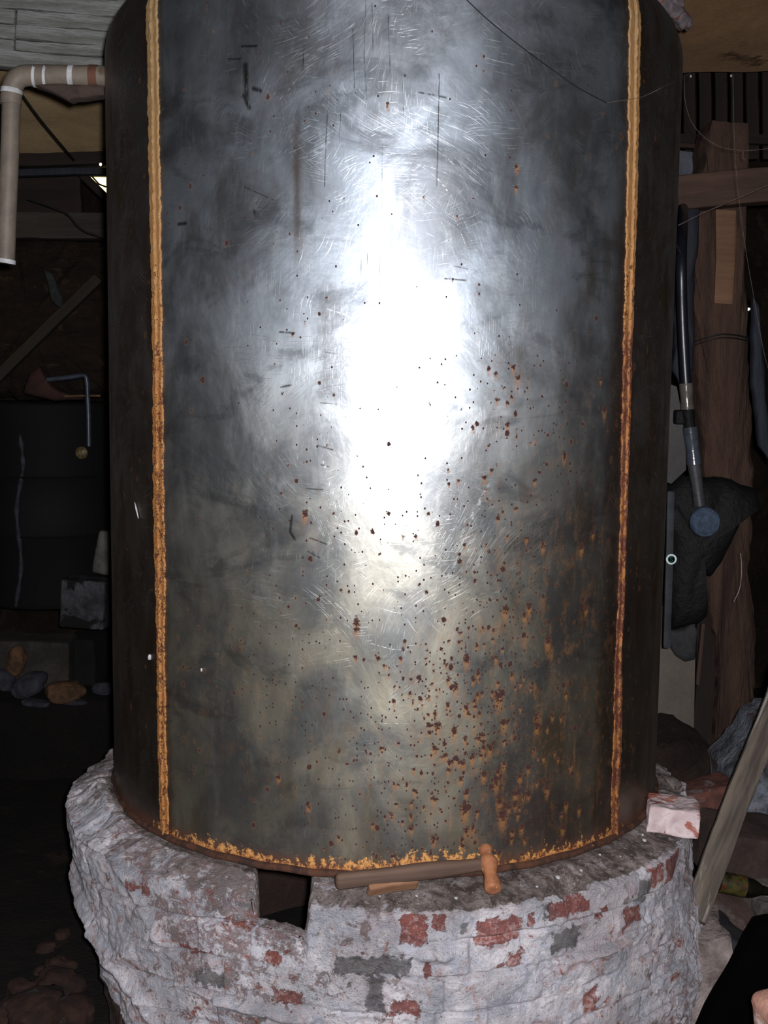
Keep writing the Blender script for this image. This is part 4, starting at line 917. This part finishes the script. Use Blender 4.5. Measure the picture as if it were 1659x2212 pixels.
rb('plastic_jug', 226, 1192, 1.98, (.07, .06, .19), surf('grey jug', (96, 94, 90), (70, 68, 66), 10, .6, .2), (0, 10, 0), 'grey jug edge showing beside the tank, above the whitewashed block', 'jug', 4)
M_dimblock = surf('dim grey block', (60, 56, 52), (40, 38, 36), 8, .95, .7)
rb('concrete_block', 55, 1425, 1.8, (.40, .2, .20), M_dimblock, (0, 2, 4), 'dim grey concrete block at the left edge, behind the brown stones', 'block', 5)
rb('concrete_block', 185, 1420, 1.95, (.14, .2, .20), surf('dark block', (22, 21, 21), (15, 14, 14), 8, .95, .7), (0, 0, -3), 'darker block between the grey block and the tank', 'block', 6)
# low ledge the things stand on
o = rbox('stone_ledge', (1.15, 1.0, .62), surf('ledge earth', (18, 14, 12), (11, 9, 8), 6, .95, .9, c3=(30, 22, 17), bdist=.03), Matrix.Translation(Vector((at(90, 1500, 1.9).x-.1, 2.25, at(90, 1512, 1.75).z-.31))), n=50, amp=.03, freq=4, seed=9, rnd=.04); tag(o, 'low dark stone ledge carrying the blocks and stones at the left', 'ledge')
tag(rock('brown_stone', at(35, 1430, 1.62), (.08, .06, .13), M_brownstone, 3, (0, .3, 0)), 'upright brown stone in front of the dim grey block', 'stone', 'stones on the dark ledge')
tag(rock('brown_stone', at(140, 1494, 1.6), (.17, .10, .09), M_brownstone, 6, (0, 0, .4)), 'ochre-brown flat-bottomed stone lying before the dark block, left of tank', 'stone', 'stones on the dark ledge')
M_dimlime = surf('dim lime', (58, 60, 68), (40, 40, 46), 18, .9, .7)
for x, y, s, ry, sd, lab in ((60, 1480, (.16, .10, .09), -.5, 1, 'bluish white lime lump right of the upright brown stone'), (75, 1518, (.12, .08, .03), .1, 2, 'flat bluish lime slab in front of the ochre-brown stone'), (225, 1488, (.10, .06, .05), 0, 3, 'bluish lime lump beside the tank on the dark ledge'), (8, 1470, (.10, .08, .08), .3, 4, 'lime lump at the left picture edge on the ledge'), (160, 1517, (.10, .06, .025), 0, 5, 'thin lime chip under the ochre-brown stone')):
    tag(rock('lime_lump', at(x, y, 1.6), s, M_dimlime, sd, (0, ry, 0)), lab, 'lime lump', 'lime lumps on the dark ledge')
# rubble on the floor at the lower left
M_rub = surf('red brown rubble', (54, 36, 30), (32, 24, 22), 14, .95, .9, c3=(64, 62, 64), c3at=.66)
rl = [(120, 2130, .14), (70, 2190, .18), (150, 2195, .15), (100, 2050, .06), (135, 2020, .05), (45, 2140, .10), (120, 2085, .07), (20, 2200, .13), (150, 2085, .05), (90, 2100, .05)]
rlab = ['red-brown rubble lump hugging the plinth foot at the lower left', 'biggest rubble lump at the bottom left corner', 'rubble lump at the bottom edge touching the plinth', 'small rubble bit, second highest at the lower left', 'small rubble bit, topmost beside the plinth at the lower left',
        'rubble lump left of the one hugging the plinth', 'rubble bit between the topmost bits and the big lump', 'rubble lump in the extreme bottom left corner', 'tiny rubble bit touching the plinth side', 'tiny rubble bit above the largest lumps']
for i, ((x, y, s), lab) in enumerate(zip(rl, rlab)):
    p = atz(x, y, s*.2)
    tag(rock('rubble_lump', p, (s, s*.8, s*.6), M_rub, i+1, (0, 0, i*1.1), .45), lab, 'rubble', 'rubble on the floor at the lower left')

# ================================================================== RIGHT SIDE
# brick remnant over the tank shoulder
bt = empty('brick_remnant', at(1440, 25, .1), 'lump of limewashed brick overhead behind the tank shoulder, upper right', 'brickwork')
bits = [((1405, -8), (.075, .06, .05), 20), ((1428, 12), (.06, .05, .045), 35), ((1448, 20), (.07, .06, .04), 38), ((1470, 42), (.055, .05, .04), 45), ((1455, 5), (.06, .05, .05), 10), ((1483, 50), (.03, .04, .03), 10)]
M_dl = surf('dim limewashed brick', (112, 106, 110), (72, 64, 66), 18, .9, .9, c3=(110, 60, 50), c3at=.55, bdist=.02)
for i, ((x, y), s, a) in enumerate(bits):
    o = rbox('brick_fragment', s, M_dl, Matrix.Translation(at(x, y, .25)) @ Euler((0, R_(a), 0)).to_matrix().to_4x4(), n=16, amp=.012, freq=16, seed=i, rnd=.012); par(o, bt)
o = rbox('support_beam', (2.0, .14, .10), M_darkwood, Matrix.Translation(at(1560, -42, .3)+Vector((.35, 0, .03))), n=50, amp=.008, freq=4, seed=3); tag(o, 'dark beam along the top right above the brick remnant', 'beam')
# dark slatted wall in the gloom
sl = empty('slatted_screen', at(1560, 330, 2.0), 'dark slatted wooden screen behind the post at the upper right', 'screen')
for k in range(10):
    x = 1420+k*34
    o = board('slat', at(x, 150, 1.95), at(x+2, 345, 1.95), .050, .02, M_darkwood, n=20, amp=.003, seed=k); par(o, sl)
o = board('rail', at(1400, 300, 1.9), at(1720, 303, 1.9), .04, .04, M_darkwood, n=30, amp=.004, seed=2); par(o, sl)
timber('thin red-brown rail crossing behind the post near its head', (1440, 312), (1530, 318), 1.5, 1.5, 10, .03, wood('redbrown rail', (60, 40, 33), (44, 31, 27)), seed=6, amp=.003, n=20)
o = sheet('tin_sheet', [(1450, 322), (1519, 333), (1512, 378), (1450, 388)], 1.45, .012, surf('blue grey tin', (88, 92, 102), (68, 72, 82), 6, .6, .3)); tag(o, 'small blue-grey tin sheet between the tank and the post head', 'tin sheet')
post = empty('timber_post', at(1560, 1700, 1.2), 'thick rough brown timber post with a wire round it, right of the tank', 'post')
def post_part(name, outline, Y, th_, mat, seed, amp=.006, bulge=.03, label=None):
    o = sheet(name, outline, Y, th_, mat, amp=amp, seed=seed, bulge=bulge); par(o, post)
    if label: o['label'] = label
    return o
M_post = surf('rough brown post', (84, 62, 52), (58, 44, 38), 7, .85, .9, (3, 3, .35), c3=(56, 40, 36), c3at=.63, bdist=.02)
post_part('post_shaft', [(1538, 262), (1618, 262), (1608, 390), (1612, 640), (1622, 850), (1628, 1100), (1612, 1300), (1632, 1340), (1630, 1480), (1618, 1600), (1600, 1760), (1540, 1760), (1546, 1560), (1552, 1400), (1530, 1330), (1520, 1250), (1518, 1000), (1503, 800), (1497, 560), (1512, 430), (1523, 330)], 1.2, .18, M_post, 3, .012)
post_part('cleat', [(1546, 452), (1590, 455), (1588, 560), (1582, 657), (1543, 655), (1547, 560)], 1.158, .03, M_palewood, 5, .001, .003, 'pale short board nailed upright on the post')
tb = [at(1500, 738, 1.16), at(1530, 728, 1.135), at(1560, 722, 1.13), at(1590, 724, 1.14), at(1618, 730, 1.17)]
o = tube('tie_wire', smoothpath(tb, 6), .003, M_wire, seg=6); par(o, post)
o = tube('tie_wire', smoothpath([p+Vector((0, -.004, -.012)) for p in tb], 6), .0025, M_wire, seg=6); par(o, post)
timber('thick brown horizontal beam crossing in front of the post, upper right', (1455, 421), (1700, 398), 1.06, 1.06, 68, .10, M_oldwood, seed=9, amp=.006)
timber('dark vertical plank left of the lower post', (1524, 1330), (1506, 1740), 1.3, 1.2, 40, .06, M_darkwood, name='dark_plank', cat='plank', seed=4)
timber('brown sliver of wood at the edge of the black sheeting', (1519, 1345), (1506, 1480), 1.0, 1.0, 9, .02, M_oldwood, name='wood_sliver', cat='sliver', seed=2, amp=.002, n=20)
# whitewashed wall piece
o = sheet('plastered_pier', [(1400, 1300), (1500, 1330), (1502, 1400), (1498, 1612), (1480, 1606), (1400, 1625)], 1.05, .25, surf('grey cream plaster', (112, 104, 96), (94, 87, 80), 3, .9, .3, c3=(98, 90, 84), c3at=.64)); tag(o, 'grey-cream plastered pier between the tank and the dark plank', 'pier')
o = sheet('grey_rag', [(1440, 1362), (1478, 1360), (1496, 1345), (1506, 1360), (1500, 1425), (1480, 1430), (1462, 1418), (1450, 1400)], 1.0, .03, surf('grey rag two', (62, 62, 64), (44, 44, 47), 10, .9, .6), amp=.004, seed=6, bulge=.015); tag(o, 'grey rag hanging on the plastered pier below the black sheeting', 'rag')
o = sheet('earth_heap', [(1390, 1618), (1440, 1606), (1470, 1592), (1500, 1600), (1560, 1640), (1600, 1800), (1560, 1900), (1390, 1900)], .75, .5, surf('brown earth heap', (48, 35, 28), (28, 21, 18), 9, .95, 1, bdist=.04), amp=.012, seed=2, bulge=.05); tag(o, 'dark brown heap of earth behind the plinth at the right', 'heap')
# sheeting strips behind the hose
o = sheet('plastic_sheeting', [(1460, 452), (1512, 452), (1508, 520), (1500, 600), (1498, 800), (1470, 830), (1455, 800)], .95, .02, M_bluetarp, amp=.006, seed=3, bulge=.01); tag(o, 'blue-grey plastic sheeting hanging behind the dark hose, right of tank', 'sheeting')
o = sheet('plastic_sheeting', [(1626, 640), (1640, 660), (1655, 860), (1668, 1000), (1640, 960), (1622, 800)], 1.1, .02, M_bluetarp, amp=.006, seed=7, bulge=.012); tag(o, 'blue-grey plastic strip hanging right of the post by the bright hole', 'sheeting')
o = sheet('metal_offcut', [(1440, 828), (1462, 835), (1470, 880), (1480, 925), (1482, 1015), (1450, 1045), (1436, 1040)], .7, .01, surf('dull grey offcut', (74, 72, 70), (60, 58, 58), 6, .6, .2)); tag(o, 'dull grey metal offcut between the tank and the hose coupling', 'metal offcut')
# hose with couplings
hs = empty('drain_hose', at(1490, 900, .6), 'dark blue hose with smoky couplings hanging down right of the tank', 'hose')
hp = lambda x, y: at(x, y, .6)
o = tube('hose', smoothpath([at(1475, 450, .98), at(1475, 480, .75), hp(1472, 560), hp(1474, 680), hp(1480, 800), hp(1484, 850)], 7), .0165, M_hose, seg=24); par(o, hs)
def coup(name, a, b, r0, mat, lab=None):
    p, q = hp(*a), hp(*b); N = 8
    o = tube(name, [p.lerp(q, k/N) for k in range(N+1)], [r0*1.08]+[r0*(1+.05*math.sin(k)) for k in range(1, N)]+[r0*1.1], mat, seg=24); par(o, hs)
    if lab: o['label'] = lab
coup('coupling', (1482, 828), (1485, 884), .0200, M_clearhose, 'smoky upper coupling')
coup('joint_band', (1486, 884), (1490, 924), .0175, M_black)
coup('coupling', (1491, 922), (1500, 1002), .0215, surf('dark smoky coupling', (70, 76, 86), (54, 58, 66), 20, .2, .2, spec=.7), 'darker lower coupling')
coup('outlet_pipe', (1499, 1000), (1512, 1092), .0190, surf('grey outlet', (66, 66, 70), (50, 50, 54), 18, .45, .2))
tag(rbox('clamp_block', (.06, .04, .045), M_black, Matrix.Translation(at(1478, 902, .62)), n=12, amp=.003), 'black clamp block pinching the hose between its two couplings', 'clamp')
# cap disc
cp = empty('end_cap', at(1515, 1124, .55), 'dusty blue round end cap below the hose outlet', 'cap')
Mc = Matrix.Translation(at(1515, 1124, .55)) @ Euler((R_(90), 0, 0)).to_matrix().to_4x4()
o = lathe('cap_disc', [(.002, .052), (.038, .052), (.044, .050), (.046, .046), (.046, .034), (.03, .030)], M_bluedisc, Mc, seg=40); par(o, cp); capd = o
o = lathe('raised_rim', [(.036, .0515), (.0375, .055), (.0415, .055), (.043, .0515)], M_bluedisc, Mc, seg=40); par(o, capd)
# black sheeting bag
o = sheet('black_sheeting', [(1440, 1048), (1470, 1028), (1520, 1030), (1580, 1035), (1632, 1060), (1640, 1090), (1600, 1118), (1580, 1165), (1558, 1215), (1535, 1238), (1512, 1240), (1520, 1290), (1524, 1330), (1508, 1345), (1480, 1355), (1448, 1362), (1446, 1290), (1436, 1200), (1436, 1100)], .72, .05, M_black, amp=.014, seed=4, bulge=.05); tag(o, 'crumpled black plastic sheeting hanging behind the blue end cap', 'sheeting')
# vertical strip carrying the round sticker
o = board('conduit', at(1449, 1060, .50), at(1440, 1400, .50), .024, .015, surf('dark slate conduit', (48, 52, 58), (34, 36, 42), 10, .6, .2), n=40, amp=.001); tag(o, 'narrow dark conduit running down beside the tank right edge', 'conduit')
sk = empty('round_sticker', at(1450, 1208, .485), 'small round white sticker with a green S, on the dark conduit', 'sticker')
Ms = Matrix.Translation(at(1450, 1208, .487)) @ Euler((R_(90), 0, 0)).to_matrix().to_4x4(); px = 3.6/FPX
o = lathe('disc', [(.001, .002), (11.5*px, .002), (11.5*px, -.002), (.001, -.002)], M_stick, Ms, seg=32); par(o, sk); skd = o
def ringxy(r0, r1):
    return lathe('ring', [(r0, .002), (r0, .0032), (r1, .0032), (r1, .002)], M_stickg, Ms, seg=32)
o = ringxy(6.6*px, 8.0*px); par(o, skd)
cS = at(1450, 1208, .4830)
Sp = [(3.0, 3.2), (1.2, 4.8), (-1.6, 4.4), (-2.8, 2.6), (-1.4, .7), (1.4, -.7), (2.8, -2.6), (1.6, -4.4), (-1.2, -4.8), (-3.0, -3.2)]
o = tube('letter_s', smoothpath([cS+Vector((a*px, 0, b*px)) for a, b in Sp], 4), .95*px, M_stickg, seg=6); par(o, skd)

# leaning plank
pl0 = at(1497, 1985, -.25); pl1 = at(1712, 1415, .12)
o = board('leaning_plank', pl0, pl1, .066, .03, M_greywood, face=(-.25, -1, .1), n=90, amp=.006, freq=7, seed=4, rnd=.006); tag(o, 'grey weathered plank leaning up to the right beside the plinth', 'plank')
# rubble wall and stones at the lower right
o = sheet('whitewashed_rubble', [(1590, 1690), (1625, 1640), (1700, 1560), (1740, 1560), (1740, 1850), (1650, 1835), (1600, 1800)], .32, .3, M_whitestone, amp=.02, seed=3, bulge=.06); tag(o, 'bluish whitewashed rubble wall behind the leaning plank, right edge', 'rubble wall')
def br(px, py, Y, size, mat, rot, lab, seed, cat='brick', nm='broken_brick', amp=.008, grp=None):
    return rb(nm, px, py, Y, size, mat, rot, lab, cat, seed, amp, .012, grp)
br(1530, 1745, .22, (.16, .12, .15), M_brick, (0, -12, 10), 'reddish broken brick between plinth and leaning plank', 3)
br(1618, 1830, .12, (.30, .2, .14), surf('brown flat stone', (68, 54, 49), (48, 39, 36), 8, .9, .7), (6, 12, 8), 'big flat brown stone above the shiny dark bottle', 5, 'stone', 'flat_stone', .012)
br(1600, 2040, -.02, (.26, .22, .24), surf('brown brick', (86, 68, 62), (64, 52, 48), 7, .9, .6, c3=(100, 90, 88)), (8, 14, -20), 'big brown block leaning below the shiny dark bottle', 7, 'block', 'stone_block', .012)
br(1650, 1960, .02, (.14, .2, .16), M_stone, (10, 0, 10), 'grey stone at the right edge beside the big brown block', 8, 'stone', 'grey_stone', .012)
br(1560, 2090, -.15, (.20, .2, .22), surf('dark grey block', (46, 46, 50), (32, 30, 33), 8, .95, .7), (0, 25, -10), 'dark grey block under the big brown block', 9, 'block', 'stone_block', .012)
br(1512, 2130, -.20, (.13, .20, .34), surf('rough mortar', (150, 138, 136), (96, 86, 82), 12, .95, .9, c3=(130, 84, 76), c3at=.63, bdist=.02), (0, -6, 0), 'rough grey-pink mortar buttress at the foot of the leaning plank', 10, 'buttress', 'mortar_buttress', .035)
# shiny dark bottle
bo = at(1560, 1905, -.13); b1 = at(1655, 1925, -.13)
bt = empty('dark_bottle', bo, 'shiny dark bottle with yellow and red label, lying among the stones', 'bottle')
M_, L_ = beam_matrix(bo, b1)
Ml = Matrix(M_); 
zax = (b1-bo).normalized(); xax = Vector((0, -1, 0)); xax = (xax-zax*xax.dot(zax)).normalized(); yax = zax.cross(xax)
Mb = Matrix((xax, yax, zax)).transposed().to_4x4(); Mb.translation = bo
M_glass = surf('dark bottle glass', (16, 14, 12), (24, 22, 14), 20, .12, .05, spec=.8)
o = lathe('bottle_body', [(.002, -.03), (.022, -.028), (.027, -.02), (.027, .07), (.024, .085), (.014, .105), (.011, .12), (.011, .15), (.013, .155), (.002, .156)], M_glass, Mb, seg=32); par(o, bt)
o = lathe('bottle_label', [(.0274, -.008), (.0276, .0), (.0276, .055), (.0274, .06)], surf('bottle label', (72, 66, 30), (22, 19, 15), 26, .5, .1, c3=(78, 30, 22), c3at=.56), Mb, seg=32); par(o, bt); o['label'] = 'worn yellow and red label'
# near brick pier whose corner shows at the lower right
np_ = empty('brick_pier', Vector((.93, -1.0, 0)), 'near brick pier with rough pinkish corner in the bottom right corner', 'pier')
cc = at(1722, 2190, -.95)
zt = cc.z
o = rbox('pier_body', (.26, .26, zt+.02), surf('pinkish brick', (186, 142, 126), (150, 108, 96), 12, .9, .8, c3=(196, 180, 176), c3at=.6), Matrix.Translation((cc.x+.115, -.95, (zt+.02)/2-.01)) @ Euler((0, R_(-6), R_(12))).to_matrix().to_4x4(), n=50, amp=.014, freq=9, seed=4, rnd=.02); par(o, np_)

o = sheet('black_slab', [(1500, 2260), (1535, 2190), (1575, 2120), (1612, 2050), (1640, 1998), (1760, 1980), (1760, 2260)], -.42, .05, surf('flat black slab', (5, 4, 5), (3, 3, 3), 7, 1.0, .2, spec=.03), amp=.003, seed=9, bulge=.004); tag(o, 'flat black slab behind the pinkish brick pier, bottom right', 'slab')  # near-black slab filling the dark area left of the pier
# hanging threads
def thread(pts, Y, r, mat, lab, cat='cobweb thread', nm='cobweb_thread'):
    Ys = Y if isinstance(Y, (list, tuple)) else [Y]*len(pts)
    o = tube(nm, smoothpath([at(x, y, yy) for (x, y), yy in zip(pts, Ys)], 8), r, mat, seg=5); return tag(o, lab, cat)
thread([(1583, 160), (1586, 290), (1592, 390), (1608, 520), (1628, 640), (1650, 760), (1664, 810)], .35, .0007, M_cob, 'long vertical cobweb thread crossing beam and post at the right')
thread([(1478, 165), (1479, 210), (1492, 260), (1520, 295), (1560, 318), (1610, 325), (1670, 320)], .30, .0007, M_cob, 'curved cobweb thread looping from the tank past the post head')
thread([(1465, 487), (1520, 460), (1590, 430), (1670, 395)], .5, .0014, M_cob, 'straight pale twine slanting up across the brown beam')
thread([(1388, 400), (1415, 450), (1450, 508), (1470, 545)], [-.45, -.35, -.15, .0], .0006, M_cob, 'short cobweb thread slanting off the tank right side')
thread([(1585, 1300), (1598, 1270), (1602, 1230), (1600, 1195)], .5, .0008, M_pipe_white, 'short curved white fibre in front of the lower post', 'fibre', 'white_fibre')
thread([(1606, 325), (1605, 340), (1609, 345)], .4, .0010, M_cob, 'tiny hooked fibre beside the post head', 'fibre', 'hooked_fibre')
for x, y, lab in ((1492, 165, 'small pale speck caught on the looping cobweb, nearer the tank'), (1579, 164, 'small pale speck at the top of the long vertical cobweb')):
    tag(rock('cobweb_speck', at(x, y, .3), (.005, .004, .007), M_pipe_white, 2), lab, 'speck')
# dark strand added as the shadow of a cobweb string; pale tail is the string
pts = [atc(1000, -8, RT+.006), atc(1060, 48, RT+.010), atc(1130, 104, RT+.010), atc(1190, 148, RT+.008), atc(1250, 190, RT+.006), atc(1310, 222, RT+.006)]
o = tube('strand_shadow', smoothpath(pts, 8), .0011, M_wire, seg=6); tag(o, 'thin black line made as the shadow of a cobweb string, tank upper right', 'shadow line')
pts = [atc(1310, 222, RT+.006), atc(1375, 212, RT+.008), atc(1400, 204, RT+.010), atc(1440, 184, RT+.02), at(1492, 158, -.05)]
o = tube('cobweb_strand', smoothpath(pts, 8), .0006, M_cob, seg=5); tag(o, 'pale cobweb strand from its shadow line over the right seam', 'cobweb thread')
print('done', len(bpy.data.objects))
